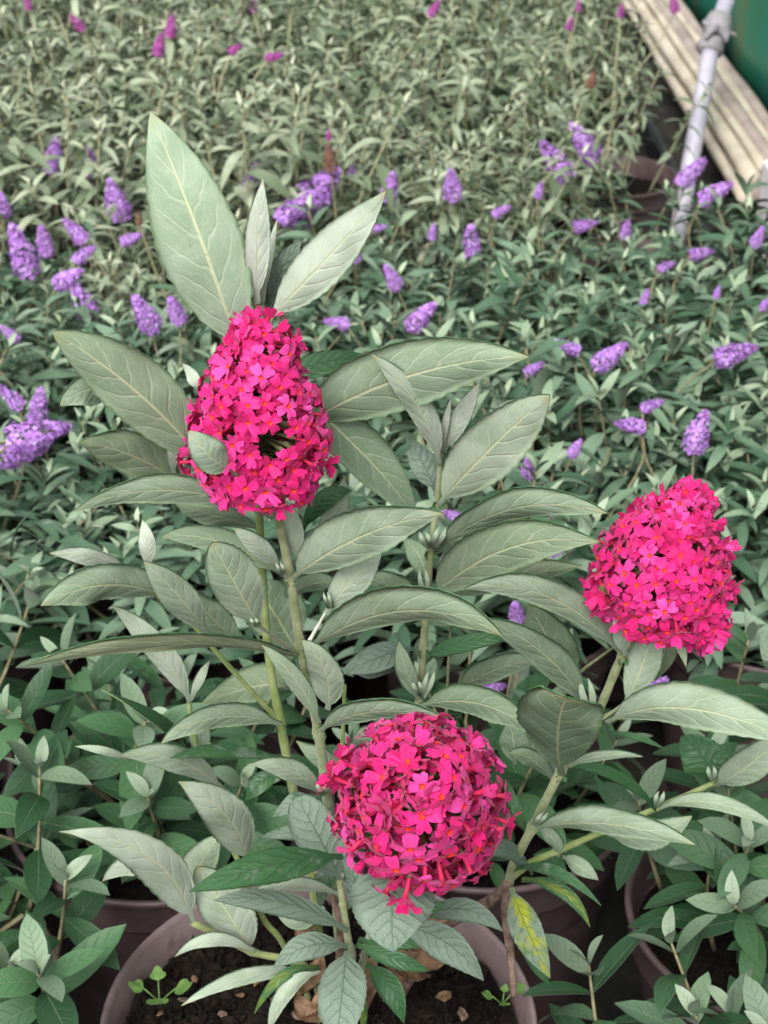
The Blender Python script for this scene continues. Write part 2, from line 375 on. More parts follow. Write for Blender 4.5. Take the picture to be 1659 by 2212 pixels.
U, T_ = 'u', 't'
LEAVES = [
 # top shoot
 dict(b=(520, 765), m=(428, 500), t=(325, 243), w=196, Y=(.585, .60), white=.25, a=.62, b_=.72, tilt=-.1, Ym=.578, curl=-.05, yellow=.0),
 dict(b=(556, 655), m=(556, 520), t=(568, 385), w=60, Y=(.585, .575), white=.85, tilt=-.05, a=.8, b_=.9),
 dict(b=(578, 690), m=(705, 560), t=(835, 412), w=112, Y=(.58, .555), white=.62, tilt=-.05, a=.7, b_=.8, fold=.2),
 dict(b=(566, 650), m=(580, 560), t=(598, 475), w=20, Y=(.59, .60), white=.8, tilt=0),
 dict(b=(575, 690), m=(605, 590), t=(652, 520), w=52, Y=(.60, .60), face=T_, felt=.55, tilt=.1),
 # leaf pairs round the first flower head
 dict(b=(452, 1012), m=(300, 850), t=(113, 716), w=152, Y=(.575, .545), white=.05, tilt=-.4, a=.65, b_=.62, yellow=.1),
 dict(b=(275, 850), m=(200, 838), t=(130, 876), w=76, Y=(.60, .575), white=.2, tilt=-.3, a=.5, b_=.6),
 dict(b=(640, 925), m=(880, 812), t=(1143, 770), w=158, Y=(.59, .545), white=.1, tilt=-.35, a=.65, b_=.85),
 dict(b=(600, 815), m=(690, 785), t=(785, 766), w=58, Y=(.61, .62), face=T_, felt=.1, tilt=.2),
 dict(b=(640, 850), m=(790, 985), t=(900, 1120), w=112, Y=(.585, .60), white=.02, tilt=-.4, a=.6, b_=.7),
 dict(b=(420, 1062), m=(290, 985), t=(172, 956), w=98, Y=(.60, .565), white=.12, tilt=-.4, yellow=.25),
 dict(b=(374, 1020), m=(372, 985), t=(368, 955), w=24, Y=(.59, .585), white=.9),
 dict(b=(360, 1000), m=(320, 955), t=(262, 925), w=34, Y=(.60, .60), face=T_, felt=.6),
 dict(b=(425, 840), m=(415, 815), t=(395, 785), w=30, Y=(.59, .60), white=.8),
 dict(b=(592, 1118), m=(370, 1058), t=(160, 1104), w=66, Y=(.558, .515), white=.2, tilt=-.5),
 dict(b=(497, 1012), m=(452, 985), t=(408, 930), w=80, Y=(.523, .512), white=.22, tilt=-.1, a=.7, b_=.62, fold=.02),
 dict(b=(628, 1250), m=(780, 1158), t=(957, 1108), w=122, Y=(.552, .50), white=.22, tilt=-.45, a=.6, b_=.8),
 dict(b=(645, 1215), m=(632, 1140), t=(614, 1080), w=52, Y=(.56, .565), white=.55, tilt=0),
 dict(b=(606, 1228), m=(556, 1178), t=(505, 1140), w=46, Y=(.556, .545), white=.6),
 dict(b=(622, 1245), m=(475, 1170), t=(350, 1160), w=62, Y=(.566, .56), white=.05),
 dict(b=(558, 1352), m=(508, 1262), t=(458, 1172), w=118, Y=(.525, .505), white=.2, tilt=-.15, a=.55, b_=.5, fold=.05),
 dict(b=(703, 1325), m=(762, 1250), t=(826, 1182), w=80, Y=(.553, .545), white=.42, tilt=-.2),
 dict(b=(662, 1402), m=(870, 1318), t=(1085, 1372), w=86, Y=(.555, .50), white=.12, tilt=-.75, Ym=.52),
 dict(b=(650, 1418), m=(380, 1388), t=(43, 1440), w=38, Y=(.552, .48), white=.05, yellow=.45, tilt=-.8),
 dict(b=(362, 1290), m=(230, 1262), t=(88, 1308), w=92, Y=(.565, .53), white=.2, tilt=-.45),
 dict(b=(452, 1372), m=(388, 1290), t=(310, 1212), w=80, Y=(.548, .525), white=.25, tilt=-.35),
 dict(b=(318, 1225), m=(318, 1175), t=(308, 1124), w=40, Y=(.585, .585), white=.95, tilt=-.05),
 dict(b=(285, 1240), m=(200, 1205), t=(106, 1195), w=42, Y=(.59, .565), white=.85, tilt=-.2),
 dict(b=(640, 1405), m=(590, 1320), t=(545, 1255), w=140, Y=(.60, .60), white=.02, tilt=-.5),
 dict(b=(520, 1395), m=(455, 1330), t=(400, 1275), w=70, Y=(.60, .58), white=.1),
 dict(b=(708, 1532), m=(702, 1450), t=(652, 1382), w=80, Y=(.543, .525), white=.28, tilt=-.15, a=.5, b_=.7),
 dict(b=(688, 1560), m=(640, 1470), t=(565, 1392), w=46, Y=(.548, .535), white=.2),
 dict(b=(690, 1578), m=(800, 1536), t=(960, 1548), w=50, Y=(.55, .515), white=.18, tilt=-.8),
 dict(b=(905, 1525), m=(1040, 1520), t=(1165, 1592), w=72, Y=(.58, .55), white=.12, tilt=-.6),
 # the middle stem
 dict(b=(946, 1090), m=(1062, 965), t=(1187, 853), w=140, Y=(.585, .55), white=.42, tilt=-.2, a=.6, b_=.65, yellow=.05),
 dict(b=(948, 1000), m=(905, 880), t=(802, 764), w=62, Y=(.583, .56), white=.5, tilt=-.1),
 dict(b=(942, 1060), m=(915, 1005), t=(878, 942), w=64, Y=(.59, .60), face=T_, felt=.6, tilt=.1),
 dict(b=(958, 975), m=(992, 905), t=(1037, 828), w=46, Y=(.588, .58), white=.9, tilt=0),
 dict(b=(955, 975), m=(962, 915), t=(975, 858), w=17, Y=(.586, .58), white=.9),
 dict(b=(1075, 960), m=(1120, 948), t=(1170, 942), w=24, Y=(.60, .58), white=.4),
 dict(b=(938, 1192), m=(1105, 1098), t=(1312, 1108), w=72, Y=(.585, .535), white=.15, tilt=-.5),
 dict(b=(930, 1292), m=(1095, 1185), t=(1296, 1170), w=122, Y=(.578, .525), white=.05, tilt=-.45, yellow=.12, a=.6, b_=.85),
 dict(b=(935, 1290), m=(1090, 1250), t=(1255, 1222), w=66, Y=(.60, .57), white=.05, yellow=.2),
 dict(b=(1218, 1490), m=(1190, 1395), t=(1140, 1305), w=108, Y=(.60, .59), white=.05),
 dict(b=(985, 1495), m=(1070, 1445), t=(1165, 1425), w=60, Y=(.60, .575), white=.1),
 dict(b=(906, 1512), m=(878, 1450), t=(862, 1385), w=44, Y=(.58, .57), white=.18),
 dict(b=(915, 1420), m=(1000, 1388), t=(1110, 1378), w=40, Y=(.582, .57), face=T_, felt=.1),
 dict(b=(900, 1320), m=(850, 1270), t=(790, 1250), w=60, Y=(.60, .59), white=.05),
 dict(b=(890, 1400), m=(820, 1420), t=(735, 1455), w=66, Y=(.60, .585), white=.3, face=T_, felt=.7),
 dict(b=(920, 1250), m=(905, 1200), t=(870, 1165), w=50, Y=(.60, .61), white=0),
 # the stem of the right flower head
 dict(b=(1345, 1415), m=(1190, 1290), t=(1003, 1272), w=72, Y=(.57, .53), white=.22, tilt=-.55),
 dict(b=(1268, 1530), m=(1180, 1415), t=(1040, 1335), w=76, Y=(.572, .535), white=.12, tilt=-.5),
 dict(b=(1348, 1525), m=(1390, 1430), t=(1412, 1345), w=80, Y=(.565, .57), white=.4, tilt=-.1, a=.8, b_=.7),
 dict(b=(1350, 1415), m=(1344, 1360), t=(1338, 1308), w=52, Y=(.56, .55), white=.65, tilt=-.1),
 dict(b=(1395, 1345), m=(1450, 1360), t=(1482, 1440), w=40, Y=(.565, .55), white=.15, yellow=.2),
 dict(b=(1440, 1350), m=(1435, 1405), t=(1415, 1470), w=58, Y=(.585, .58), white=.0, yellow=.3),
 dict(b=(1310, 1560), m=(1490, 1530), t=(1735, 1612), w=104, Y=(.565, .52), white=.3, tilt=-.4),
 dict(b=(1213, 1675), m=(1205, 1588), t=(1222, 1505), w=190, Y=(.56, .50), white=.02, tilt=-.5, a=.55, b_=.32, petiole=.12, fold=.02),
 dict(b=(1228, 1655), m=(1300, 1632), t=(1388, 1634), w=24, Y=(.56, .55), white=.3),
 dict(b=(1320, 1585), m=(1375, 1592), t=(1435, 1618), w=14, Y=(.57, .56), face=T_, felt=.2),
 dict(b=(1112, 1650), m=(1110, 1605), t=(1100, 1555), w=74, Y=(.60, .60), white=.05),
 dict(b=(1200, 1690), m=(1150, 1640), t=(1100, 1625), w=40, Y=(.60, .59), white=.1),
 dict(b=(1140, 1800), m=(1115, 1745), t=(1098, 1690), w=26, Y=(.57, .58), face=T_, felt=.3),
 dict(b=(1152, 1790), m=(1310, 1778), t=(1502, 1824), w=62, Y=(.56, .52), white=.25, tilt=-.55),
 dict(b=(1312, 1800), m=(1400, 1805), t=(1495, 1762), w=70, Y=(.575, .56), white=.25, tilt=-.5),
 dict(b=(1205, 1850), m=(1195, 1812), t=(1160, 1790), w=34, Y=(.57, .57), white=.2),
 dict(b=(1215, 1850), m=(1252, 1872), t=(1292, 1900), w=40, Y=(.575, .565), white=.25),
 dict(b=(1422, 1745), m=(1550, 1735), t=(1690, 1800), w=38, Y=(.58, .56), white=.35),
 dict(b=(1545, 1695), m=(1620, 1650), t=(1710, 1570), w=80, Y=(.585, .57), white=.3),
 dict(b=(1532, 1695), m=(1520, 1640), t=(1470, 1592), w=100, Y=(.59, .60), face=T_, felt=.05, a=.6, b_=.5, tilt=.3),
 dict(b=(1535, 1690), m=(1555, 1640), t=(1592, 1605), w=56, Y=(.59, .60), face=T_, felt=.05, tilt=.3),
 dict(b=(1418, 1748), m=(1330, 1675), t=(1215, 1650), w=26, Y=(.58, .565), face=T_, felt=.15),
 dict(b=(1108, 1878), m=(1200, 1882), t=(1298, 1956), w=26, Y=(.56, .53), face=T_, felt=.35),
 dict(b=(1128, 1900), m=(1215, 1925), t=(1274, 2002), w=32, Y=(.56, .54), face=T_, yellow=.55, felt=.1),
 dict(b=(1105, 1918), m=(1140, 2010), t=(1188, 2112), w=74, Y=(.55, .53), face=T_, yellow=1., felt=.55, tilt=.2),
 dict(b=(1110, 1990), m=(1150, 2070), t=(1190, 2130), w=30, Y=(.57, .56), face=T_, felt=.1),
 dict(b=(1150, 1885), m=(1100, 1835), t=(1040, 1850), w=40, Y=(.57, .54), face=T_, felt=.6),
 # left, low
 dict(b=(410, 1515), m=(345, 1410), t=(243, 1308), w=62, Y=(.575, .56), white=.55, tilt=-.3),
 dict(b=(412, 1510), m=(432, 1465), t=(452, 1428), w=22, Y=(.575, .58), white=.5),
 dict(b=(608, 1565), m=(470, 1548), t=(348, 1606), w=58, Y=(.575, .54), white=.2, tilt=-.5),
 dict(b=(402, 1605), m=(330, 1545), t=(220, 1490), w=42, Y=(.585, .56), face=T_, felt=.1, twist=1.2),
 dict(b=(482, 1705), m=(380, 1640), t=(258, 1632), w=62, Y=(.575, .545), white=.35, tilt=-.5),
 dict(b=(280, 1640), m=(225, 1622), t=(163, 1612), w=20, Y=(.549, .54), white=.3),
 dict(b=(532, 1860), m=(490, 1765), t=(385, 1688), w=104, Y=(.555, .525), white=.4, tilt=-.35, a=.55, b_=.75),
 dict(b=(612, 1640), m=(480, 1622), t=(368, 1638), w=32, Y=(.58, .55), face=T_, felt=.4),
 dict(b=(695, 1718), m=(630, 1665), t=(542, 1650), w=52, Y=(.56, .54), white=.3),
 dict(b=(600, 1665), m=(565, 1690), t=(530, 1730), w=44, Y=(.58, .57), face=T_, felt=.4),
 dict(b=(418, 1995), m=(320, 1850), t=(128, 1796), w=104, Y=(.545, .51), white=.55, tilt=-.3, a=.55, b_=1.0),
 dict(b=(345, 1880), m=(285, 1868), t=(222, 1902), w=50, Y=(.56, .55), white=.5),
 dict(b=(400, 1940), m=(430, 1870), t=(474, 1806), w=76, Y=(.57, .575), white=.3, yellow=.1, a=.6, b_=.55),
 dict(b=(545, 2055), m=(490, 1970), t=(425, 1872), w=110, Y=(.56, .55), white=.5, tilt=-.2, a=.6, b_=.5),
 dict(b=(740, 1850), m=(590, 1868), t=(408, 1926), w=78, Y=(.52, .475), face=T_, felt=.25, tilt=.45),
 dict(b=(752, 2010), m=(610, 1950), t=(462, 1945), w=58, Y=(.52, .50), face=T_, felt=.85, tilt=.5),
 dict(b=(735, 1932), m=(640, 1910), t=(552, 1922), w=32, Y=(.545, .53), white=.4),
 dict(b=(548, 2055), m=(460, 2030), t=(378, 2066), w=32, Y=(.555, .54), white=.55),
 dict(b=(670, 2100), m=(530, 2110), t=(392, 2172), w=36, Y=(.55, .52), white=.45),
 dict(b=(750, 2045), m=(665, 2045), t=(592, 2090), w=62, Y=(.515, .50), face=T_, felt=.85),
 dict(b=(748, 2055), m=(738, 2150), t=(728, 2262), w=112, Y=(.51, .47), face=T_, felt=.74, tilt=.5, a=.6, b_=.6),
 dict(b=(792, 2085), m=(842, 2130), t=(872, 2210), w=56, Y=(.53, .51), face=T_, felt=.2),
 dict(b=(770, 2040), m=(850, 2070), t=(928, 2098), w=40, Y=(.53, .52), face=T_, felt=.05),
 dict(b=(775, 2030), m=(850, 2035), t=(935, 2040), w=34, Y=(.535, .53), face=T_, felt=.2),
 dict(b=(690, 2100), m=(620, 2140), t=(580, 2230), w=40, Y=(.54, .53), white=.4),
 dict(b=(690, 2090), m=(610, 2110), t=(550, 2190), w=26, Y=(.545, .53), face=T_, felt=.1, yellow=.3),
 dict(b=(760, 2100), m=(780, 2160), t=(785, 2240), w=26, Y=(.52, .51), face=T_, felt=.1, yellow=.4),
 dict(b=(858, 1880), m=(846, 1965), t=(850, 2055), w=200, Y=(.475, .445), face=T_, felt=1.0, tilt=.2, a=.26, b_=.55, petiole=.02),
 dict(b=(860, 2000), m=(960, 2035), t=(1044, 2118), w=78, Y=(.52, .50), face=T_, felt=.62),
 dict(b=(900, 1985), m=(1000, 1965), t=(1085, 2012), w=52, Y=(.53, .51), face=T_, felt=.75),
 dict(b=(735, 1900), m=(690, 1810), t=(640, 1722), w=104, Y=(.53, .535), face=T_, felt=.7, tilt=.3, a=.5, b_=.45),
 dict(b=(690, 1740), m=(645, 1735), t=(590, 1765), w=50, Y=(.55, .54), face=T_, felt=.55),
 dict(b=(750, 1960), m=(765, 1900), t=(735, 1845), w=46, Y=(.53, .53), face=T_, felt=.6),
 dict(b=(690, 1820), m=(640, 1800), t=(560, 1810), w=34, Y=(.57, .56), face=T_, felt=.6),
 dict(b=(700, 1960), m=(650, 1990), t=(600, 1975), w=40, Y=(.57, .56), white=.2),
 dict(b=(850, 1925), m=(905, 1955), t=(960, 1950), w=60, Y=(.52, .51), face=T_, felt=.3),
 dict(b=(720, 1860), m=(700, 1900), t=(690, 1960), w=44, Y=(.55, .55), face=T_, felt=.5),
 dict(b=(620, 1490), m=(560, 1480), t=(435, 1520), w=90, Y=(.60, .60), white=.0, yellow=.15),
 dict(b=(760, 1450), m=(800, 1440), t=(850, 1450), w=50, Y=(.60, .60), face=T_, felt=.6),
 dict(b=(745, 1660), m=(700, 1640), t=(640, 1600), w=44, Y=(.59, .58), white=.15),
 dict(b=(760, 1610), m=(800, 1590), t=(850, 1600), w=46, Y=(.60, .59), white=.2),
 dict(b=(900, 1350), m=(965, 1330), t=(1030, 1345), w=50, Y=(.61, .60), white=0),
 dict(b=(545, 1080), m=(480, 1090), t=(400, 1085), w=50, Y=(.61, .60), face=T_, felt=.5),
 dict(b=(560, 1140), m=(460, 1110), t=(380, 1090), w=56, Y=(.605, .58), white=.25),
 dict(b=(690, 1190), m=(720, 1120), t=(745, 1030), w=60, Y=(.60, .60), white=.5),
 dict(b=(650, 1150), m=(700, 1080), t=(760, 1060), w=46, Y=(.60, .595), face=T_, felt=.2),
 dict(b=(610, 1300), m=(670, 1260), t=(730, 1265), w=46, Y=(.60, .59), white=.1),
]
for d in LEAVES:
    kw = dict(d); b, m, t, Y = kw.pop('b'), kw.pop('m'), kw.pop('t'), kw.pop('Y')
    if 'b_' in kw:
        kw['b'] = kw.pop('b_'); kw['b'] += .2 if kw['b'] > .45 else 0
    leaf(*b, *m, *t, Yb=Y[0], Yt=Y[1], **kw)

# ------------------------------------------------------------------ stems
CROWN = Vector((-.018, .598, .135))
def stem(name, pts, rad, mat, parent=plant, n=10, nodes=(), knob=1.35):
    P = [p if isinstance(p, Vector) else at(*p) for p in pts]
    Q = spline(P, 8)
    k = len(Q); r0, r1 = rad[0] * .88, rad[1] * .88
    jit = [1 + .05 * math.sin(i * 1.7 + len(P)) for i in range(k)]
    rr = [(r0 + (r1 - r0) * i / (k - 1)) * jit[i] for i in range(k)]
    for nd in nodes:
        pn = at(*nd); i = min(range(k), key=lambda j: (Q[j] - pn).length); rr[i] *= knob
    o0 = Q[0]; g = Geo(); g.tube([q - o0 for q in Q], rr, n)
    return put(name, g.mesh(name, [mat]), o0, parent)
px = .000168
S1 = stem('stem', [CROWN + Vector((0, -.01, 0)), (728, 1960, .575), (712, 1780, .562), (694, 1620, .553), (668, 1480, .551), (648, 1390, .552), (628, 1250, .553), (606, 1140, .553), (588, 1050, .55)], (.0026, .0018), M_STEM, nodes=[(648, 1395, .552), (628, 1250, .553), (690, 1575, .553)])
S2 = stem('stem', [CROWN + Vector((-.012, .004, 0)), (680, 1930, .592), (638, 1730, .586), (606, 1560, .582), (580, 1410, .583), (562, 1150, .586), (552, 850, .588), (554, 640, .588)], (.0029, .0013), M_STEMY, nodes=[(606, 1560, .582)])
S3 = stem('stem', [CROWN + Vector((.008, .008, 0)), (850, 1850, .595), (895, 1640, .586), (908, 1500, .581), (916, 1380, .581), (926, 1250, .582), (933, 1170, .584), (945, 1075, .586), (952, 980, .586)], (.0023, .0012), M_STEM, nodes=[(916, 1400, .581), (930, 1190, .584), (906, 1515, .581)])
S4 = stem('stem', [at(1096, 1935, .562), (1108, 1870, .56), (1150, 1788, .56), (1212, 1665, .562), (1290, 1540, .566), (1345, 1415, .565), (1395, 1350, .56)], (.0024, .0019), M_STEM, nodes=[(1150, 1788, .56), (1212, 1665, .562), (1290, 1540, .566), (1345, 1415, .565)])
W1 = stem('woody_stem', [CROWN + Vector((.012, 0, 0)), (900, 2050, .585), (985, 1985, .575), (1060, 1945, .566), (1096, 1915, .562)], (.0036, .0027), M_WOOD)
W2 = stem('woody_stub', [at(1096, 1900, .561), (1094, 1985, .552), (1104, 2070, .546), (1110, 2150, .54)], (.0030, .0016), M_WOOD)
stem('woody_stem', [CROWN + Vector((.015, .0, -.005)), (905, 2075, .57), (880, 1990, .56), (878, 1930, .555)], (.0022, .0012), M_WOOD)
stem('woody_stem', [CROWN + Vector((-.01, -.01, 0)), (735, 2000, .56), (660, 1840, .575)], (.0024, .0016), M_WOOD)
B5 = stem('branch', [at(1105, 1895, .562), (1150, 1862, .566), (1205, 1838, .570), (1312, 1792, .576), (1420, 1745, .581), (1545, 1690, .586), (1600, 1660, .585)], (.0019, .0012), M_STEMY, nodes=[(1420, 1745, .581), (1545, 1690, .586), (1205, 1838, .570), (1312, 1792, .576)])
B6 = stem('branch', [CROWN + Vector((-.01, -.015, .005)), (670, 2098, .562), (545, 2056, .557), (415, 1992, .545)], (.0019, .0017), M_STEMY, nodes=[(545, 2056, .557)])
B7 = stem('branch', [CROWN + Vector((-.015, 0, .01)), (612, 2040, .575), (570, 1985, .572), (515, 1860, .57), (470, 1760, .572), (432, 1640, .576), (412, 1550, .577), (408, 1505, .577)], (.0017, .0011), M_STEMY, nodes=[(412, 1560, .577)])
B8 = stem('branch', [(606, 1560, .582), (540, 1490, .578), (462, 1402, .57), (395, 1325, .566), (340, 1270, .566)], (.0014, .0009), M_STEMY)
B9 = stem('branch', [CROWN + Vector((-.002, -.02, .01)), (760, 2080, .535), (752, 2030, .525), (742, 1960, .527), (733, 1900, .53)], (.0022, .0014), M_STEM, nodes=[(742, 1950, .527)])
B3 = stem('flower_stalk', [CROWN + Vector((.0, -.02, .01)), (790, 2050, .54), (830, 1960, .515), (868, 1880, .50), (900, 1800, .48)], (.0020, .0016), M_STEM)
stem('leaf_stalk', [(592, 1112, .553), (555, 1075, .538), (497, 1012, .523)], (.0010, .0007), M_STEM)
stem('leaf_stalk', [(645, 1412, .552), (602, 1384, .54), (555, 1348, .525)], (.0012, .0007), M_STEM)
stem('leaf_stalk', [(662, 1395, .552), (685, 1355, .553), (706, 1318, .553)], (.0010, .0006), M_BUD)
stem('leaf_stalk', [(1300, 1552, .566), (1325, 1537, .566), (1350, 1518, .565)], (.0011, .0007), M_STEM)
stem('side_shoot', [(1216, 1500, .60), (1250, 1455, .60), (1330, 1395, .60)], (.0011, .0006), M_STEM)
stem('side_shoot', [(735, 1720, .61), (740, 1600, .61), (745, 1480, .61)], (.0014, .0009), M_STEMY)
stem('side_shoot', [(960, 1650, .61), (968, 1450, .61), (975, 1330, .61)], (.0009, .0006), M_STEM)
# stipules and buds at the nodes
def stipule(px_, py_, Y, s=18):
    c = at(px_, py_, Y); g = Geo(); m = mm_px(c) * s
    for side in (-1, 1):
        V, F = [(0, 0, 0)], []
        for k in range(9):
            a = R(-100 + 25 * k); rr = m * (.8 + .2 * math.sin(k * 3.1))
            V.append((side * rr * (.35 + .6 * math.cos(a)), -.0022 + .0012 * math.sin(k * 2.3), rr * .75 * math.sin(a) - .0006))
        for k in range(1, 9): F.append((0, k, k + 1) if side > 0 else (0, k + 1, k))
        g.add(V, F)
    put('stipule', g.mesh('stipule', [M_STIP]), c, plant)
for a in [(648, 1405, .552, 20), (630, 1252, .553, 15), (690, 1580, .553, 20), (606, 1565, .582, 18), (916, 1405, .581, 18), (931, 1192, .584, 20), (947, 1085, .586, 18),
          (1212, 1672, .562, 17), (1345, 1420, .565, 15), (908, 1520, .581, 16)]: stipule(*a)
def bud(bx, by, tx, ty, w, Y):
    for k in (-.5, .5):
        leaf(bx, by, (bx + tx) / 2 + k * w * .8, (by + ty) / 2, tx + k * w * .7, ty, w * .7, Yb=Y, Yt=Y - .002, white=.3, seg=10, across=4, petiole=.02, tilt=0)
for a in [(1278, 1545, 1262, 1465, 24, .566), (1540, 1685, 1535, 1655, 16, .583), (1418, 1742, 1428, 1710, 16, .579), (1155, 1782, 1178, 1755, 14, .558), (928, 1180, 912, 1150, 18, .58),
          (938, 1180, 955, 1140, 20, .58), (908, 1500, 896, 1470, 16, .578), (915, 1505, 932, 1450, 18, .578), (612, 1240, 600, 1215, 12, .55), (700, 1715, 690, 1690, 16, .553),
          (1312, 1788, 1318, 1770, 12, .574), (920, 1290, 912, 1230, 18, .578), (712, 1310, 703, 1280, 12, .55), (556, 1350, 545, 1335, 12, .524)]: bud(*a)

# ------------------------------------------------------------------ florets and flower heads
def floret_mesh(i, spread=1.0, tube=.010, rad=.0060):
    rg = random.Random(100 + i); g = Geo()
    g.tube([(0, 0, -tube), (0, 0, -tube * .4), (0, 0, -.0012), (0, 0, 0)], [.0006, .0008, .0010, .0015], 7, 1, False)
    n_eye = 7                                            # the throat
    V = [(0, 0, -.0016)] + [(.0014 * math.cos(2 * math.pi * k / n_eye), .0014 * math.sin(2 * math.pi * k / n_eye), .00030) for k in range(n_eye)]
    g.add(V, [(0, k + 1, (k + 1) % n_eye + 1) for k in range(n_eye)], 2)
    for q in range(4):                                   # four notched lobes
        a0 = q * math.pi / 2 + rg.uniform(-.12, .12); L = rad * rg.uniform(.88, 1.1); wd = rad * rg.uniform(.37, .45)
        lift = rg.uniform(-.35, .35) * spread + (1 - spread) * 1.6; roll = rg.uniform(-.35, .35)
        prof = [(0, .74), (.3, .84), (.6, 1.0), (.85, 1.05), (1.0, .80)]
        V, F = [], []
        for j, (t, wv) in enumerate(prof):
            for k in range(5):
                s = -1 + k * .5
                r = .0010 + (L - .0010) * (t - (.16 if (k == 2 and j == 4) else 0) + (.045 * rg.uniform(-1, 1)))
                zz = (r - .0012) * lift - .0016 * t * t * spread + .0006 * s * s * (1 - 2 * rg.random() * t) + s * roll * wd * t + rg.uniform(-.0004, .0004)
                if j == 0: zz = .0001
                y = s * wd * wv * (.72 if j == 0 else 1)
                V.append((r * math.cos(a0) - y * math.sin(a0), r * math.sin(a0) + y * math.cos(a0), zz))
        for j in range(4):
            for k in range(4): F.append((j * 5 + k, (j + 1) * 5 + k, (j + 1) * 5 + k + 1, j * 5 + k + 1))
        g.add(V, F, 0)
    return g
def bud_mesh(i, tube=.012):
    rg = random.Random(300 + i); g = Geo()
    g.tube([(0, 0, -tube), (0, 0, -.003)], [.0006, .0009], 7, 1, False)
    b = rg.uniform(.0013, .0019)
    g.tube([(0, 0, -.0035), (0, 0, -.0018), (0, 0, -.0004), (rg.uniform(-.0003, .0003), 0, .0009), (0, 0, .0015)], [.0009, b * .85, b, b * .75, .0003], 8, 0)
    for q in range(4):
        a = q * math.pi / 2 + .3
        g.add([(b * .6 * math.cos(a), b * .6 * math.sin(a), .0002), (b * 1.5 * math.cos(a - .4), b * 1.5 * math.sin(a - .4), -.0002), (b * 1.6 * math.cos(a + .4), b * 1.6 * math.sin(a + .4), .0006), (b * .5 * math.cos(a + .3), b * .5 * math.sin(a + .3), .0014)], [(0, 1, 2, 3)], 0)
    return g
FLOG = [floret_mesh(i, .95 if i < 6 else .45) for i in range(8)]; BUDG = [bud_mesh(i) for i in range(3)]
FLO = [g.mesh('floret', [M_PETAL, M_TUBE, M_EYE]) for g in FLOG]; BUD = [g.mesh('floret_bud', [M_PETAL, M_TUBE]) for g in BUDG]

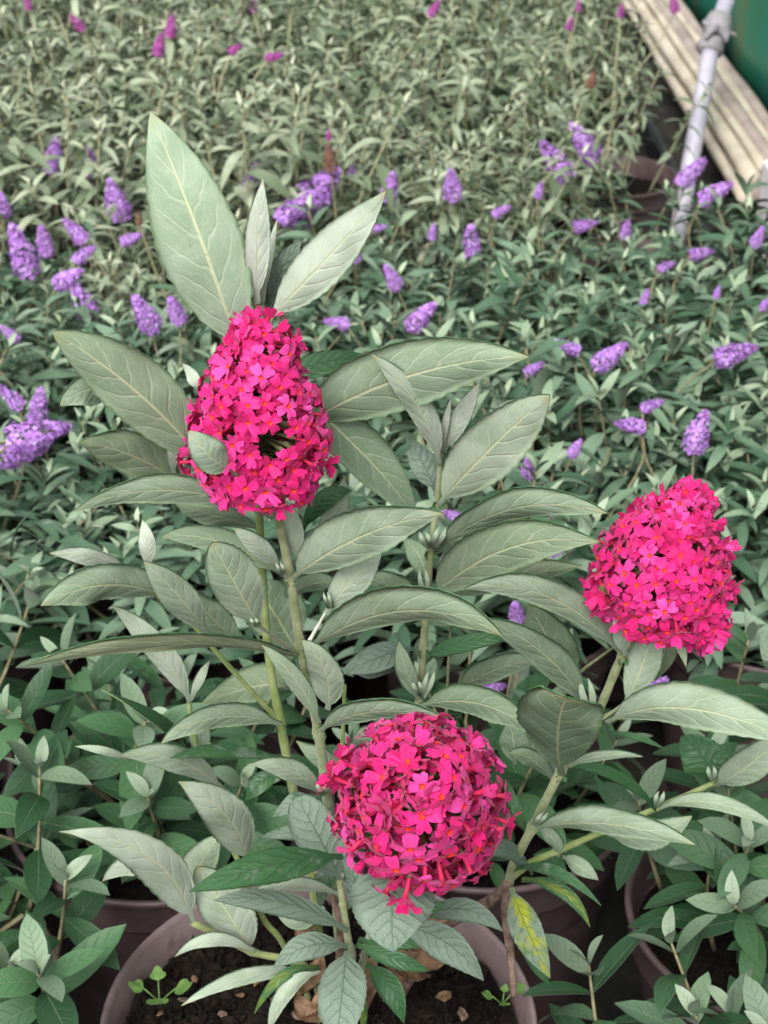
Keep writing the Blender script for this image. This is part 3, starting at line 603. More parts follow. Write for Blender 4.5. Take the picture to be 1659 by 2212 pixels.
def flower_head(base, top, prof, n, size=1.0, seed=1, gap=None, budtop=.9, extra=(), down=.15, start=0., tubey=None, label=None):
    """florets over a surface of revolution round the axis base-top; prof = [(t, radius)]"""
    rg = random.Random(seed); ax = top - base; L = ax.length; ax.normalize(); e1 = ax.cross(Vector((0, 1, 0))).normalized(); e2 = ax.cross(e1)
    def rad(t):
        for (t0, r0), (t1, r1) in zip(prof, prof[1:]):
            if t <= t1: return r0 + (r1 - r0) * max(0, (t - t0)) / (t1 - t0)
        return prof[-1][1]
    core = Geo()
    core.tube([base - ax * .004 - base, base + ax * L * .5 - base, base + ax * L * .93 - base], [.0018, .0014, .0008], 7, 0)
    ts = [i / 60 for i in range(61)]; cum = [0]
    for ta, tb_ in zip(ts, ts[1:]): cum.append(cum[-1] + (rad(tb_) + .0008) * math.hypot(rad(tb_) - rad(ta), L / 60))
    spots, tries = [], 0
    cand = []
    for i in range(n * 14):
        q = rg.random() * cum[-1]; j = next(j for j in range(61) if cum[j] >= q); t = start + (1 - start) * min(1, ts[j] + rg.uniform(-.008, .008)); a = rg.uniform(0, 2 * math.pi)
        lump = 1 + .13 * noise.noise(Vector((2.2 * math.cos(a), 2.2 * math.sin(a), t * 4 + seed))) + .05 * math.sin(t * 21 + a)
        cand.append((t, a, rad(t) * lump * rg.uniform(.88, 1.06) * (1.1 if rg.random() < .06 else 1), rg.random()))
    sel = []
    for mind in (.0088 * size, .0076 * size, .0064 * size, .0052 * size):
        for t, a, r, x in cand:
            if len(sel) >= n: break
            d = e1 * math.cos(a) + e2 * math.sin(a); p = base + ax * (t * L) + d * r
            if gap and gap(p): continue
            if all((p - s[0]).length > mind for s in sel):
                dt = (rad(min(1, t + .04)) - rad(max(0, t - .04))) / (.08 * L)
                nrm = (d - ax * dt * .8 - ax * down * (1 - t)).normalized()
                if t > .94: nrm = (nrm + ax * 1.0).normalized()
                sel.append((p, nrm, t, a))
    for c, rr, k in extra:
        for i in range(k):
            d = Vector((rg.gauss(0, 1), rg.gauss(0, 1) - .6, rg.gauss(0, 1))).normalized(); sel.append((c + d * rr * rg.uniform(.8, 1.05), d, .3, 0))
    head = put('flower_head', None if False else core.mesh('rachis', [M_CALYX]), base, plant)
    cal = Geo(); back = Geo(); sel.sort(key=lambda q: -q[1].dot((CAM - q[0]).normalized()))
    for qi, (p, nrm, t, a) in enumerate(sel):
        wob = Vector((rg.gauss(0, 1), rg.gauss(0, 1), rg.gauss(0, 1))) * .13
        z = (nrm + wob).normalized(); q = z.to_track_quat('Z', 'Y') @ Matrix.Rotation(rg.uniform(0, 6.28), 3, 'Z').to_quaternion()
        isbud = t > budtop and rg.random() < .8 or rg.random() < .04
        if tubey and tubey(p): isbud = rg.random() < .75
        sc = size * rg.uniform(.86, 1.10)
        if qi < 98: put('floret_bud' if isbud else 'floret', rg.choice(BUD) if isbud else rg.choice(FLO), p, head, q.to_euler(), sc)
        else: back.merge(rg.choice(BUDG) if isbud else rg.choice(FLOG), Matrix.Translation(p - base) @ q.to_matrix().to_4x4() @ Matrix.Scale(sc, 4))
        tb = p - z * (.0115 if isbud else .0095) * sc - base                    # pedicel and calyx
        foot = ax * max(0, min(L, tb.dot(ax) - .003))
        cal.tube([foot, foot.lerp(tb, .6), tb, tb + z * .0022], [.0007, .0006, .0011, .0009], 5, 0, False)
    for t, a, rr_, x in cand[-int(n * .9):]:                    # crowded florets deeper in the head
        d = e1 * math.cos(a) + e2 * math.sin(a); p = base + ax * (t * L) + d * rr_ * .80
        if gap and gap(p): continue
        q = (d + ax * rg.uniform(-.3, .3)).normalized().to_track_quat('Z', 'Y') @ Matrix.Rotation(rg.uniform(0, 6.28), 3, 'Z').to_quaternion()
        back.merge(rg.choice(FLOG), Matrix.Translation(p - base) @ q.to_matrix().to_4x4() @ Matrix.Scale(size, 4))
    if back.V: tag(put('crowded_florets', back.mesh('crowded_florets', [M_PETAL, M_TUBE, M_EYE]), base, head), kind='stuff')
    put('calyx_cluster', cal.mesh('calyx_cluster', [M_CALYX]), base, head)
    if label: head['label'] = label
    return head
def P(pairs, s): return [(t, r * s) for t, r in pairs]
b1, t1 = at(564, 1045, .548), at(556, 688, .548)
s1 = mm_px(b1.lerp(t1, .5))
def gap1(p):
    v = p - CAM; d = v.dot(VF); X = PW / 2 + FPX * v.dot(VR) / d; Yp = PH / 2 - FPX * v.dot(VU) / d
    return p.y < .55 and ((X - 585) / 52) ** 2 + ((Yp - 960) / 42) ** 2 < 1
flower_head(b1, t1, P([(0, 126), (.12, 146), (.35, 140), (.55, 118), (.75, 88), (.9, 62), (1, 26)], s1), 195, .80, 11, gap1, .84, label='pink flower head on the tallest flowering stem')
b2, t2 = at(1400, 1330, .56), at(1496, 1062, .56)
s2 = mm_px(b2)
flower_head(b2, t2, P([(0, 105), (.15, 140), (.35, 142), (.6, 116), (.82, 84), (.94, 55), (1, 20)], s2), 170, .82, 23, None, .76, extra=[(at(1522, 1345, .55), 52 * s2, 14), (at(1300, 1272, .55), 36 * s2, 9)],
            tubey=lambda p: p.x > at(1535, 1150, .56).x and p.z > at(1535, 1190, .56).z, label='pink flower head on the leaning stem, tip buds spread')
b3, t3 = at(904, 1764, .500), at(909, 1692, .424)
s3 = mm_px(b3.lerp(t3, .5))
flower_head(b3, t3, P([(0, 100), (.15, 150), (.35, 180), (.6, 172), (.8, 125), (.93, 75), (1, 6)], s3), 185, .98, 31, None, 1.01, down=.0, label='round pink flower head low on its stalk, facing outward')

# ------------------------------------------------------------------ the pot of the large plant
def pot_mesh(name, r, h, mat, lip=.0022):
    g = Geo(); b = r * .74
    prof = [(0.0, .004), (b - .004, .004), (b, 0.0), (b + .001, .004), (r - .006, h - .026), (r - .0055, h - .024), (r - .0005, h - .0225), (r, h - .021),
            (r + .0008, h - .004), (r + lip, h - .002), (r + lip, h), (r + lip * .6, h + .0012), (r + .0002, h + .001), (r - .0012, h - .001), (r - .0040, h - .022), (b - .003, .008), (0, .008)]
    g.lathe(prof, 72)
    me = g.mesh(name, [mat]); return me
RP, HP = .0985, .170
put('pot', pot_mesh('pot', RP, HP, M_POT), PLANT, plant)
def soil_mesh(r, seed, amp=.006, n=26):
    V, F = [], []
    for i in range(n + 1):
        for k in range(48):
            a = 2 * math.pi * k / 48; q = r * i / n
            x, y = q * math.cos(a), q * math.sin(a)
            z = amp * (noise.noise(Vector((x * 45, y * 45, seed))) + .7 * noise.noise(Vector((x * 130, y * 130, seed))) + .5 * noise.noise(Vector((x * 330, y * 330, seed)))) + .004 * (1 - (q / r) ** 2)
            V.append((x, y, z))
    for i in range(n):
        for k in range(48):
            k2 = (k + 1) % 48; F.append((i * 48 + k, i * 48 + k2, (i + 1) * 48 + k2, (i + 1) * 48 + k))
    return mesh_of('soil', V, F, [M_SOIL])
soil = put('soil', soil_mesh(RP - .0055, 3, .006, 34), PLANT + Vector((0, 0, .155)), plant)
def blob(rg, s):
    V = []
    for z, r, n in ((-.6, .6, 4), (0, 1, 5), (.6, .6, 4)):
        for k in range(5):
            a = 2 * math.pi * k / 5 + z; V.append((s * r * math.cos(a) * rg.uniform(.6, 1.2), s * r * math.sin(a) * rg.uniform(.6, 1.2), s * z * rg.uniform(.5, 1.1)))
    F = [tuple(range(4, -1, -1)), tuple(range(10, 15))]
    for i in range(2):
        for k in range(5): F.append((i * 5 + k, i * 5 + (k + 1) % 5, i * 5 + 5 + (k + 1) % 5, i * 5 + 5 + k))
    return V, F
rg = random.Random(5); g = Geo()
for i in range(1500):
    a, q = rg.uniform(0, 6.28), (RP - .008) * math.sqrt(rg.random()); s = rg.uniform(.0005, .0019) * (1 + (rg.random() < .06) * .8)
    V, F = blob(rg, s); rot = Matrix.Rotation(rg.uniform(0, 6), 3, 'X'); st = 1 if rg.random() < .7 else rg.uniform(1.5, 3.5)
    V = [rot @ Vector((v[0] * st, v[1], v[2])) + Vector((q * math.cos(a), q * math.sin(a), .0045 + rg.uniform(-.003, .003))) for v in V]
    g.add(V, F, 0)
tag(put('soil_crumbs', g.mesh('soil_crumbs', [M_CRUMB], False), PLANT + Vector((0, 0, .155)), plant), kind='stuff')
def chip(parent, px_, py_, s, mat, z=.163, name='bark_chip', seed=0):
    rg2 = random.Random(seed); V, F = blob(rg2, s); g = Geo(); g.add([(v[0] * 1.8, v[1], v[2] * .5) for v in V], F)
    p = at_z(px_, py_, z); put(name, g.mesh(name, [mat], False), p, parent, (rg2.uniform(-.5, .5), rg2.uniform(-.5, .5), rg2.uniform(0, 6)))
for i, (x, y, s) in enumerate([(400, 2160, .0030), (520, 2150, .0022), (560, 2110, .0028), (480, 2190, .002), (600, 2160, .0024), (960, 2150, .003), (1000, 2190, .003), (420, 2115, .002), (345, 2190, .002), (640, 2195, .0025)]):
    chip(plant, x, y, s, M_DEAD if i % 3 else M_WOOD, seed=i)
# withered leaves hanging about the foot
for i, (bx, by, mx, my, tx, ty, w, Y) in enumerate([(765, 2070, 700, 2130, 660, 2195, 46, .54), (780, 2060, 800, 2120, 790, 2190, 50, .555), (700, 2050, 668, 2100, 640, 2150, 44, .565), (850, 2040, 880, 2090, 930, 2110, 60, .56),
        (760, 2090, 730, 2140, 745, 2200, 50, .56), (820, 2060, 850, 2110, 840, 2170, 44, .565), (690, 1960, 660, 2000, 640, 2050, 40, .585), (905, 2010, 925, 2065, 965, 2075, 50, .57),
        (730, 1700, 760, 1680, 800, 1690, 30, .57), (860, 1960, 890, 2000, 880, 2050, 40, .575), (640, 2150, 660, 2180, 690, 2210, 40, .55), (905, 1990, 960, 1975, 1000, 1960, 26, .57)]):
    P0, PM, P2 = at(bx, by, Y), at(mx, my, Y - .008), at(tx, ty, Y - .004)
    nv = ((CAM - PM).normalized() + Vector((rnd.uniform(-.6, .6), 0, rnd.uniform(-.3, .8)))).normalized()
    gg = leaf_geo(P0, PM, P2, w * mm_px(PM), nv, seg=16, across=6, curl=rnd.uniform(.3, .9) * rnd.choice((-1, 1)), wave=.35, fold=.3, twist=rnd.uniform(-1.5, 1.5))
    put('withered_leaf', gg.mesh('withered_leaf', [M_DEAD, M_DEAD]), P0, plant)
# weed seedlings in the soil
M_WEED = plain('seedling_leaf', (.08, .17, .035), (.15, .25, .07), 200, .5, .4, .0005, .3, .2)
def seedling(px_, py_, s, label, seed, z=.161):
    base = at_z(px_, py_, z); rg2 = random.Random(seed)
    r_ = empty('weed_seedling', base, label, 'weed', 'weed seedlings in the pots')
    for k in range(4):
        a = k * 1.57 + rg2.uniform(-.3, .3); L = s * rg2.uniform(.7, 1.2); g = Geo()
        g.tube([(0, 0, 0), (.35 * L * math.cos(a), .35 * L * math.sin(a), .45 * L), (.6 * L * math.cos(a), .6 * L * math.sin(a), .75 * L)], [.0005, .0004, .0004], 5)
        c = Vector((.6 * L * math.cos(a), .6 * L * math.sin(a), .75 * L)); e = Vector((math.cos(a), math.sin(a), .5)).normalized(); f = Vector((-math.sin(a), math.cos(a), 0))
        V, F = [c], []
        for q in range(15):
            th = R(-130 + 260 * q / 14); rr = L * .38 * (.72 + .30 * abs(math.cos(1.75 * th))); V.append(c + e * (L * .3 + rr * math.cos(th)) + f * rr * math.sin(th) + Vector((0, 0, .05 * L * math.cos(3 * th))))
        F = [(0, q, q + 1) for q in range(1, 15)]; g.add(V, F)
        put('leaf', g.mesh('seedling_leaf', [M_WEED]), base, r_)
seedling(345, 2165, .0125, 'small pale green weed seedling rooted in the bare soil of the large pot', 1)
seedling(1085, 2170, .008, 'tiny weed seedling beside the stub of the woody stem', 2)

# ------------------------------------------------------------------ background plants
def small_leaf_geo(ratio, droop, foldv, rows=6):
    """a leaf of unit length along +X, upper side +Z"""
    g = Geo(); A, B, U_ = [], [], []
    for i in range(rows + 1):
        t = i / rows; hw = .5 * ratio * (max(0, (t - .02)) ** .7 * (1 - t) ** .8) / .42
        hw = max(hw, .012 * (1 - t) + .002)
        x = t * (1 - .12 * droop * t); z = .22 * droop * t - .62 * droop * t * t
        for k, s in enumerate((-1, 0, 1)):
            p = Vector((x, s * hw, z + foldv * abs(s) * hw)); A.append(p + Vector((0, 0, .006))); B.append(p - Vector((0, 0, .006))); U_.append((t, .5 + .5 * s))
    n = len(A); F, M = [], []
    for i in range(rows):
        for k in range(2):
            q = (i * 3 + k, (i + 1) * 3 + k, (i + 1) * 3 + k + 1, i * 3 + k + 1); F.append(q); M.append(0); F.append(tuple(x + n for x in q[::-1])); M.append(1)
    g.V, g.F, g.U, g.M, g.C = A + B, F, U_ + U_, M, [0] * (2 * n); return g

class Zone: pass
def zone(name, mat, under, stem_mat, ratio, droops, folds, L, gap, pairs, spread, leaf0):
    z = Zone(); z.name, z.mat, z.under, z.stem_mat, z.L, z.gap, z.pairs, z.spread, z.leaf0 = name, mat, under, stem_mat, L, gap, pairs, spread, leaf0
    z.geo = [small_leaf_geo(ratio * r, d, f) for r, d, f in zip((1, 1.12, .88, 1.05, .95), droops, folds)]
    z.mesh = [g.mesh('leaf', [mat, under]) for g in z.geo]; return z
def under_small(name, c1, c2): return plain(name, c1, c2, 120, .8, .3, .0004, .15, .2, .1)
M_UN = under_small('pale_underside', (.095, .15, .09), (.155, .21, .14))
M_UF = under_small('sage_underside', (.16, .19, .11), (.27, .30, .20))
ZN = zone('near', M_NEAR, M_UN, M_TSTEM, .45, (.25, .6, .1, .9, .4), (.25, .1, .35, .15, .2), .034, .0125, 6, .62, .35)
ZM = zone('mid', M_MID, M_UN, M_TSTEM, .29, (.5, .9, .3, 1.2, .7), (.3, .2, .35, .1, .25), .031, .0122, 9, .55, .3)
ZF = zone('far', M_FAR, M_UF, M_PSTEM, .25, (.9, 1.4, .6, 1.7, 1.1), (.35, .3, .4, .2, .3), .029, .0122, 10, .42, .3)

def shoot(z, rg, L):
    """stem points and leaf matrices of one upright shoot of length L, in its own space"""
    bend = Vector((rg.uniform(-.18, .18), rg.uniform(-.18, .18), 0)) * L
    pts = [Vector((0, 0, 0)) + bend * (t * t) + Vector((0, 0, L * t)) for t in (0, .25, .5, .75, 1)]
    def pos(t): return bend * (t * t) + Vector((0, 0, L * t))
    leaves = []; rot0 = rg.uniform(0, 3.14); h = L; i = 0; n = 0
    while h > L * z.leaf0 and i < z.pairs:
        t = h / L
        if i == 0: ln, el, cnt = z.L * .42, 68, 2
        elif i == 1: ln, el, cnt = z.L * .72, 48, 2
        elif i == 2: ln, el, cnt = z.L * .95, 30, 2
        else: ln, el, cnt = z.L * rg.uniform(.95, 1.2), rg.uniform(2, 26), 2
        for k in range(cnt):
            a = rot0 + i * math.pi / 2 + k * math.pi + rg.uniform(-.35, .35); e = R(el + rg.uniform(-12, 12))
            m = Matrix.Translation(pos(t)) @ Matrix.Rotation(a, 4, 'Z') @ Matrix.Rotation(-e, 4, 'Y') @ Matrix.Rotation(rg.uniform(-.4, .4), 4, 'X') @ Matrix.Scale(ln * rg.uniform(.85, 1.15), 4)
            leaves.append((rg.randrange(5), m, .75 if i == 0 else (.35 if i == 1 else 0.)))
        h -= z.gap * (.35 if i == 0 else .7 if i == 1 else rg.uniform(.9, 1.3)); i += 1
    return pts, leaves
SHOOTS = {}
for z in (ZN, ZM, ZF):
    out = []
    for k in range(9):
        rg = random.Random(500 + k + 31 * ord(z.name[0])); L = rg.uniform(.085, .125) if z is not ZN else rg.uniform(.06, .095)
        if z is ZF: L = rg.uniform(.10, .155)
        pts, lv = shoot(z, rg, L); g = Geo(); g.tube(spline(pts, 2), [.0014 - .0008 * i / 8 for i in range(9)], 5)
        sm = g.mesh('stem', [z.stem_mat])
        j = Geo(); j.merge(g, Matrix()); j.M = [2] * len(j.M)
        for q, m, y in lv: j.merge(z.geo[q], m, y)
        out.append((sm, lv, j.mesh('shoot', [z.mat, z.under, z.stem_mat]), L))
    SHOOTS[z.name] = out
FILL = {}
for z in (ZN, ZM, ZF):                                     # the crowded inner leaves of a plant, too hidden to pick apart
    out = []
    for k in range(3):
        rg = random.Random(900 + k); g = Geo()
        for i in range(190):
            a = rg.uniform(0, 6.28); q = (.098 if z is not ZN else .066) * math.sqrt(rg.random())
            m = Matrix.Translation((q * math.cos(a), q * math.sin(a), (.012 + rg.random() * .10 * (1 - (q / .125) ** 2)) * (1 if z is not ZN else .6))) @ Matrix.Rotation(a + rg.uniform(-1.2, 1.2), 4, 'Z') @ Matrix.Rotation(rg.uniform(-.6, .3), 4, 'Y') @ Matrix.Scale(z.L * rg.uniform(.7, 1.1), 4)
            if z is ZN and i > 90: break
            g.merge(z.geo[rg.randrange(5)], m)
        if z is not ZN:
            for i in range(16 if z is ZM else 6):
                sm, lv, jm, L = rg.choice(SHOOTS[z.name]); a = i * 2.4; q = math.sqrt((i + .5) / 16)
                m0 = Matrix.Translation((.085 * q * math.cos(a), .085 * q * math.sin(a), -.01)) @ Matrix.Rotation(a, 4, 'Z') @ Matrix.Rotation(.35 * q, 4, 'Y') @ Matrix.Rotation(rg.uniform(0, 6), 4, 'Z') @ Matrix.Scale(rg.uniform(.85, 1.15), 4)
                for w, lm, yg in lv: g.merge(z.geo[w], m0 @ lm, yg)
        out.append(g.mesh('inner_foliage', [z.mat, z.under]))
    FILL[z.name] = out
def spike_mesh(i, pet, L=1.0, full=True):
    """a flower spike of unit length along +Z made of small four-lobed florets"""
    rg = random.Random(700 + i); g = Geo(); g.tube([(0, 0, -.25), (0, 0, .4), (0, 0, .95)], [.03, .03, .015], 5, 2)
    n = 230; sel = []
    for c in range(n * 8):
        if len(sel) >= n: break
        t = rg.random() ** 1.1; r = (.27 * (1 - t ** 1.7) ** .75) * (.8 + .2 * min(1, t * 5)) * rg.uniform(.82, 1.1) * (1 if rg.random() < .92 else 1.2) + .02; a = rg.uniform(0, 6.283)
        p = Vector((r * math.cos(a), r * math.sin(a), t))
        if all((p - s).length > .050 for s in sel): sel.append(p)
    for p in sel:
        d = (Vector((p.x, p.y, .12 + .5 * (p.z > .85))).normalized() + Vector((rg.gauss(0, .25), rg.gauss(0, .25), rg.gauss(0, .25)))).normalized()
        e = d.orthogonal().normalized(); e = Matrix.Rotation(rg.uniform(0, 6), 3, d) @ e; f = d.cross(e); s = .062 * rg.uniform(.8, 1.2); tint = rg.random()
        V, F, M = [p - d * .012], [], []
        for q in range(8):
            a = q * math.pi / 4; rr = s if q % 2 == 0 else s * .5; z_ = rg.uniform(-.02, .02) if q % 2 == 0 else .0
            V.append(p + e * rr * math.cos(a) + f * rr * math.sin(a) + d * z_)
        for q in range(8): F.append((0, 1 + q, 1 + (q + 1) % 8)); M.append(0)
        g.add(V, F, M, None, tint)
        g.add([p - d * .09, p - e * .016, p + e * .016], [(0, 1, 2)], 1, None, tint)
    return g.mesh('flower_spike', [pet, M_PURPLE_EYE, M_CALYX])
SPIKE = [spike_mesh(i, M_PURPLE) for i in range(5)]; MSPIKE = [spike_mesh(20 + i, M_MAG) for i in range(2)]; OLD = [spike_mesh(40, M_OLDBLOOM)]

POT2 = pot_mesh('pot', .0840, .150, M_POT2, .003); SOIL2 = [soil_mesh(.079, 10 + k, .004, 12) for k in range(2)]
BG = []                                                     # (root, x, y, zone)
def bg_plant(x, y, z, nshoots, rg, hscale=1.0, lean=1.0, pot=True):
    root = empty('potted_shrub', (x, y, 0), rz=0)
    put('pot', POT2, (0, 0, 0), root, (0, 0, rg.uniform(0, 6)), world=False)
    put('soil', rg.choice(SOIL2), (0, 0, .128), root, (0, 0, rg.uniform(0, 6)), world=False)
    if pot: tag(put('inner_foliage', rg.choice(FILL[z.name]), (0, 0, .13), root, (0, 0, rg.uniform(0, 6)), hscale, world=False), kind='stuff')
    for i in range(nshoots):
        sm, lv, jm, L = rg.choice(SHOOTS[z.name])
        a = i * 2.4 + rg.uniform(-.4, .4); q = math.sqrt((i + .5) / nshoots); tilt = z.spread * q * lean * rg.uniform(.7, 1.25)
        rot = Matrix.Rotation(a, 4, 'Z') @ Matrix.Rotation(tilt, 4, 'Y') @ Matrix.Rotation(rg.uniform(0, 6.28), 4, 'Z')
        loc = Vector((.030 * q * math.cos(a), .030 * q * math.sin(a), .128)); sc = hscale * rg.uniform(.85, 1.2)
        m = Matrix.Translation(loc + Vector((math.cos(a), math.sin(a), 0)) * .028 * q) @ rot @ Matrix.Scale(sc, 4)
        if z is ZF:
            o = put('shoot', jm, (0, 0, 0), root, world=False); o.matrix_basis = m; o['kind'] = 'stuff'
        else:
            o = put('stem', sm, (0, 0, 0), root, world=False); o.matrix_basis = m
            for w, lm, yg in lv:
                lf = put('leaf', z.mesh[w], (0, 0, 0), o, world=False, color=(yg, 0, 0, 1)); lf.matrix_basis = lm
    BG.append([root, x, y, z, [], []]); return root
rb = random.Random(77)
def clear(x, y, d=.166): return all((x - b[1]) ** 2 + (y - b[2]) ** 2 > d * d for b in BG) and (x - PLANT.x) ** 2 + (y - PLANT.y) ** 2 > (d + .014) ** 2
NEAR = [(-.245, .605), (.212, .665), (.195, .480), (-.125, .755), (.055, .765), (-.30, .77), (-.235, .425)]
for x, y in NEAR: bg_plant(x, y, ZN, 9, rb, 1.02)
row = 0; y = .80
while y < 2.75:
    half = .235 * (y / .88) + .12
    k = -6
    for k in range(-6, 7):
        x = k * .186 + (.093 if row % 2 else 0) + rb.uniform(-.006, .006) - .02; yy = y + rb.uniform(-.006, .006)
        if abs(x) > half or x > (.39 if yy < 1.6 else .335) or not clear(x, yy): continue
        z = ZM if yy < 1.52 + .1 * math.sin(x * 7) else ZF
        if z is ZM and x > .30 and yy > 1.3: pass
        if x > .26 and 1.5 < yy < 2.15: bg_plant(x, yy, z, 7, rb, .9, 1.2, pot=False); continue
        bg_plant(x, yy, z, 15 if z is ZM else 20, rb, rb.uniform(1.0, 1.3) if z is ZM else rb.uniform(.88, 1.32))
    y += .162; row += 1
def lean_shoot(px_, py_, z_, sc, seed):
    p = at_z(px_, py_, z_); rg = random.Random(seed)
    b = min(BG, key=lambda b: (b[1] - p.x) ** 2 + (b[2] - p.y) ** 2); root = b[0]; z = b[3] if b[3] is not ZF else ZM
    sm, lv, jm, L = rg.choice(SHOOTS[z.name])
    out = Vector((p.x - b[1], p.y - b[2], .10)).normalized()
    d = (out * .6 + Vector((rg.uniform(-.3, .3), -.25 + rg.uniform(-.2, .2), .8))).normalized()
    rot = d.to_track_quat('Z', 'Y').to_matrix().to_4x4() @ Matrix.Rotation(rg.uniform(0, 6.28), 4, 'Z')
    base = p - d * L * sc; c = Vector((b[1], b[2], 0))
    o = put('stem', sm, base, root); o.matrix_basis = Matrix.Translation(base - c) @ rot @ Matrix.Scale(sc, 4)
    foot = Vector((b[1] + (base.x - b[1]) * .3, b[2] + (base.y - b[2]) * .3, .13)); g = Geo()
    g.tube([q - foot for q in spline([foot, foot.lerp(base, .5) + Vector((0, 0, .006)), base], 4)], .0014, 6)
    put('lower_stem', g.mesh('lower_stem', [z.stem_mat]), foot, root)
    for w, lm, yg in lv:
        lf = put('leaf', z.mesh[w], (0, 0, 0), o, world=False, color=(yg, 0, 0, 1)); lf.matrix_basis = lm
for i, (x, y, z_) in enumerate([(1235, 2115, .20), (1480, 2060, .21), (1600, 1930, .22), (1440, 2200, .19), (1590, 1780, .24), (120, 1720, .25), (170, 1900, .22), (90, 2060, .22), 
        (40, 1520, .27), (310, 1700, .23), (270, 1570, .26), (1610, 1360, .27), (1640, 1500, .26), (1350, 1700, .22), (1630, 2170, .21), (1560, 1620, .23), (130, 1440, .27)]):
    lean_shoot(x, y, z_, 1.12, 40 + i)
# purple flower spikes of the plants behind: (x, y, length px, lean degrees from upright, clockwise)
SP = [(118, 335, 80, 12), (195, 348, 62, -5), (250, 430, 92, -12), (545, 380, 60, 20), (680, 420, 150, 42), (640, 450, 90, 60), (843, 402, 70, 12), (977, 398, 75, -10), (1197, 345, 98, -38), (1258, 305, 100, -35),
      (1497, 370, 75, 40), (1548, 415, 78, 55), (1085, 455, 42, 60), (1265, 486, 52, 85), (1353, 495, 46, 5), (1515, 547, 52, 85), (1018, 520, 80, -5), (45, 540, 115, -12), (95, 520, 70, -5), (160, 497, 65, -40), (185, 548, 55, 60),
      (285, 515, 50, 70), (150, 600, 75, 60), (175, 645, 85, -25), (310, 675, 95, -20), (378, 668, 70, -15), (845, 597, 62, -25), (913, 682, 85, 40), (725, 697, 55, -80), (1225, 748, 55, -65), (1320, 768, 85, 45),
      (1155, 795, 46, 60), (1590, 763, 92, 80), (1510, 930, 100, 10), (1360, 918, 66, -80), (85, 937, 130, 82), (50, 978, 110, 78), (22, 857, 65, -40), (85, 872, 80, 15), (1115, 1320, 66, -10), (1065, 1488, 62, 60), (1422, 1482, 66, 30),
      (1140, 1008, 55, -5), (1245, 967, 48, 20), (980, 1115, 52, -60), (765, 540, 52, -5), (6, 440, 55, 0), (1395, 640, 36, 10), (1440, 575, 40, 75), (1640, 510, 50, 10), (935, 500, 36, 10), (1165, 410, 36, 10), (820, 492, 34, 80), (1655, 655, 36, 20),
      (1410, 875, 50, 70), (955, 940, 46, 20), (1550, 630, 30, 10), (1205, 1190, 40, 60), (760, 370, 30, 0), (20, 720, 50, -40), (1200, 1100, 30, 40)]
MS = [(940, 18, 40, 30), (1342, 22, 30, 0), (1232, 50, 30, 10), (165, 48, 40, -40), (370, 55, 48, 10), (345, 95, 50, 15), (548, 12, 30, 0), (1455, 6, 40, -20), (595, 122, 40, 80), (510, 105, 34, 60), (710, 292, 22, 0), (1250, 12, 24, 0), (60, 5, 30, 0)]
GAPMAG = set()
def spikes(lst, meshes, zc):
    for i, (x, y, ln, deg) in enumerate(lst):
        pz = zc(y); p = at_z(x, y, pz)
        b = min((b for b in BG), key=lambda b: (b[1] - p.x) ** 2 + (b[2] - p.y) ** 2)
        root = b[0]; s = ln * mm_px(p); a = R(deg)
        dirv = (VR * math.sin(a) + Vector((0, -.25, 1)).normalized() * math.cos(a) + Vector((0, rb.uniform(-.3, .2), .12))).normalized()
        base = p - dirv * s * .5
        o = put('flower_spike', rb.choice(meshes), base, root, dirv.to_track_quat('Z', 'Y').to_euler(), (s * .92, s * .92, s * 1.05))
        b[4 if meshes is SPIKE else 5].append(o)
        foot = Vector((b[1] + (base.x - b[1]) * .35, b[2] + (base.y - b[2]) * .35, .14)); mid = base - dirv * s * .9; mid.z = max(mid.z, .18); mid = mid.lerp(foot, .25)
        g = Geo(); g.tube([q - foot for q in spline([foot, mid, base + dirv * s * .05], 5)], [.0012 - .0004 * k / 10 for k in range(11)], 5)
        put('flower_stalk', g.mesh('flower_stalk', [b[3].stem_mat]), foot, root)
spikes(SP, SPIKE, lambda y: .258 + .015 * math.sin(y) - (.05 if y > 1250 else 0))
spikes(MS, MSPIKE, lambda y: .315)
spikes([(712, 340, 60, -5), (1280, 170, 40, 10), (300, 470, 30, 0)], OLD, lambda y: .30)
spikes([(1508, 1660, 44, 30)], [spike_mesh(60, M_PETAL)], lambda y: .20)
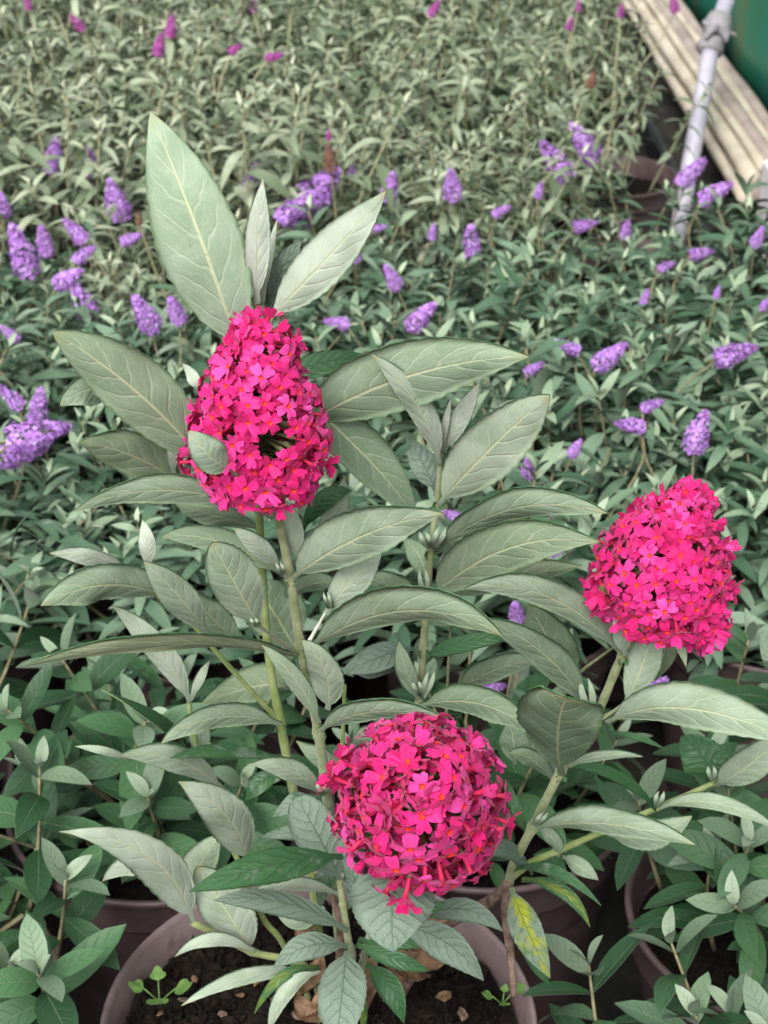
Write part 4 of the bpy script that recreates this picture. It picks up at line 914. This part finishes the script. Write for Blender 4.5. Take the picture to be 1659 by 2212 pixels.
# pale flowering tips among the leaves
words = ['no', 'a single', 'two', 'three', 'four', 'five', 'six']
for root, x, y, z, sp, ms in BG:
    n = len(sp); k = len(ms)
    if (x, y) in [(NEAR[0][0], NEAR[0][1])]: lab, grp = 'low broad-leaved potted shrub right beside the large pot, under its cream leaf', None
    elif z is ZN and ms: lab, grp = 'low broad-leaved potted shrub with one small pink bloom', None
    elif z is ZN and n: lab, grp = 'low broad-leaved potted shrub with %s purple flower %s' % (words[min(n, 6)] if n > 1 else 'a single', 'spikes' if n > 1 else 'spike'), 'low broad-leaved shrubs by the large pot'
    elif z is ZN: lab, grp = 'low broad-leaved potted shrub without flowers near the large pot', 'low broad-leaved shrubs by the large pot'
    elif z is ZM and n: lab, grp = 'potted butterfly bush with green lance leaves and %s purple flower %s' % (words[min(n, 6)], 'spikes' if n > 1 else 'spike'), 'purple-flowered bushes in the rows'
    elif z is ZM: lab, grp = 'potted butterfly bush with green lance leaves and no flower spikes', 'purple-flowered bushes in the rows'
    elif n: lab, grp = 'pale sage-leaved potted bush with %s purple flower %s' % (words[min(n, 6)], 'spikes' if n > 1 else 'spike'), 'sage-leaved bushes in the rows'
    elif k: lab, grp = 'pale sage-leaved potted bush with small magenta or spent bloom', 'sage-leaved bushes in the rows'
    elif x > .27: lab, grp = 'pale sage-leaved potted bush without bloom beside the black edging strip', 'sage-leaved bushes in the rows'
    elif y < 1.66: lab, grp = 'pale sage-leaved bush without bloom right behind the purple-flowered bushes', 'sage-leaved bushes in the rows'
    else: lab, grp = 'pale sage-leaved potted bush with upright shoots and no bloom', 'sage-leaved bushes in the rows'
    tag(root, lab, 'potted plant', grp)

# ------------------------------------------------------------------ the tunnel side at the right: green sheet, rolled film, post
def green_sheet_mat():
    N = NT('green_sheet'); o = N.coord('Object'); q = N.sep(o)
    n1 = N.noise(o, 2.6, 5, .6); n2 = N.noise(N.comb(N.math('MULTIPLY', q[1], 7.0), q[2]), 3.0, 4)
    col = N.mix(N.ramp(n1, .35, .65), (.014, .21, .15), (.03, .25, .12)); col = N.mix(N.ramp(n2, .48, .66, 0, .8), col, (.13, .16, .06))
    return N.done(col, .45, N.bump(n1, .2, .01), .1, None, .4)
V, F = [], []
ny, nz = 60, 14
for i in range(ny + 1):
    for j in range(nz + 1):
        yy = .6 + 4.6 * i / ny; zz = .015 + 1.9 * j / nz
        V.append((.575 + .012 * math.sin(yy * 9 + zz) + .010 * noise.noise(Vector((yy * 4, zz * 3, 1))), yy, zz))
for i in range(ny):
    for j in range(nz): F.append((i * (nz + 1) + j, (i + 1) * (nz + 1) + j, (i + 1) * (nz + 1) + j + 1, i * (nz + 1) + j + 1))
sh = put('side_sheet', mesh_of('side_sheet', V, F, [green_sheet_mat()])); so = sh.modifiers.new('thickness', 'SOLIDIFY'); so.thickness = .003
tag(sh, 'teal green plastic sheet hanging as the side wall behind the rolled film', 'sheet')
M_FILM = plain('cream_film', (.52, .45, .34), (.72, .65, .52), 9, .5, .5, .004, .4, .2, 0, 40)
M_FILM2 = plain('pinkish_film', (.34, .27, .24), (.50, .42, .36), 12, .5, .5, .004, .4, .2, 0, 40)
roll = empty('rolled_film', (.53, 1.9, 0), 'gathered roll of cream plastic film lying along the green side sheet', 'plastic film')
for k, (dx, dz, rr, ph) in enumerate([(.0, .0, .024, 0), (.030, .030, .020, 1), (-.028, .018, .015, 2.2), (.008, .036, .016, 3), (.045, .006, .020, 4.1), (-.036, -.006, .014, 5), (.046, .042, .011, 1.6), (-.012, .034, .009, 2.7), (.026, .006, .013, .5)]):
    pts, rads = [], []
    for i in range(50):
        yy = 2.13 + 3.0 * i / 49; tw = .18 * math.sin(yy * 2.1) + ph * .05
        ox, oz = .72 * dx * math.cos(tw) - dz * math.sin(tw) * .3, dz * math.cos(tw) + dx * math.sin(tw) * .3
        pts.append(Vector((.500 + ox + .001 * math.sin(yy * 5 + ph), yy, .062 + oz + .001 * math.sin(yy * 7 + ph * 2)))); rads.append(rr * .78 * (1 + .09 * math.sin(yy * 9 + ph * 3) + .05 * math.sin(yy * 23 + ph)))
    o0 = pts[0]; g = Geo(); g.tube([q - o0 for q in pts], rads, 10)
    put('film_fold', g.mesh('film_fold', [M_FILM if k % 3 else M_FILM2]), o0, roll)
M_PIPE = plain('galvanised_pipe', (.30, .29, .35), (.44, .42, .48), 20, .4, .15, .001, .5, 0, 0, 120)
M_RAG = plain('grey_rag', (.18, .17, .185), (.30, .28, .29), 30, .85, .7, .004, .15, 0, 0, 90)
pb, pm, pt = at(1518, 215, 2.30), at(1538, 90, 2.36), at(1592, -60, 2.44)
p1 = at(1522, 180, 2.30); pb = pm + (p1 - pm) * (pm.z / (pm.z - p1.z))
post = empty('tunnel_post', pb, 'leaning grey metal post bound with cloth beside the rolled film', 'post')
g = Geo(); g.tube([Vector((0, 0, 0)), p1 - pb, pm - pb, pt - pb, pt - pb + (pt - pm) * 6], [.0118] * 5, 16)
put('pipe', g.mesh('pipe', [M_PIPE]), pb, post)
c = at(1545, 72, 2.365); ax = (pt - pm).normalized(); g = Geo()
g.tube([c - pb - ax * .034, c - pb - ax * .028, c - pb - ax * .008, c - pb + ax * .012, c - pb + ax * .026, c - pb + ax * .03], [.013, .020, .016, .021, .018, .013], 12)
rag = put('cloth_tie', g.mesh('cloth_tie', [M_RAG]), pb, post)
g = Geo(); e1 = ax.cross(VF).normalized()
kn = c - VF * .024 - pb
g.tube([kn, kn - e1 * .012 - ax * .004, kn - e1 * .016 - ax * .016], [.006, .007, .003], 7); g.tube([kn + e1 * .0, kn + e1 * .010 - ax * .008, kn + e1 * .012 - ax * .022], [.006, .006, .003], 7); g.tube([kn - e1 * .026, kn, kn + e1 * .024], [.003, .004, .003], 6)
put('knot', g.mesh('knot', [M_RAG]), pb, rag)
M_WHITE = plain('white_board', (.74, .72, .75), (.82, .80, .82), 14, .5, .2, .001, .4)
M_BLACK = plain('black_edging', (.012, .012, .014), (.03, .03, .032), 20, .5, .3, .001, .4)
def box(name, x0, x1, y0, y1, z0, z1, mat, label, cat):
    bm = bmesh.new(); bmesh.ops.create_cube(bm, size=1)
    for v in bm.verts: v.co = Vector(((x1 - x0) * v.co.x, (y1 - y0) * v.co.y, (z1 - z0) * v.co.z))
    bmesh.ops.bevel(bm, geom=list(bm.edges), offset=.003, segments=2, affect='EDGES')
    me = bpy.data.meshes.new(name); bm.to_mesh(me); bm.free(); me.materials.append(mat)
    return tag(put(name, me, ((x0 + x1) / 2, (y0 + y1) / 2, (z0 + z1) / 2)), label, cat)
box('white_board', .486, .498, 1.0, 2.11, .002, .115, M_WHITE, 'white board edging standing on its side at the end of the rolled film', 'board')
box('black_edging', .400, .414, 1.75, 2.9, .002, .045, M_BLACK, 'black plastic edging strip between the pots and the rolled film', 'edging')
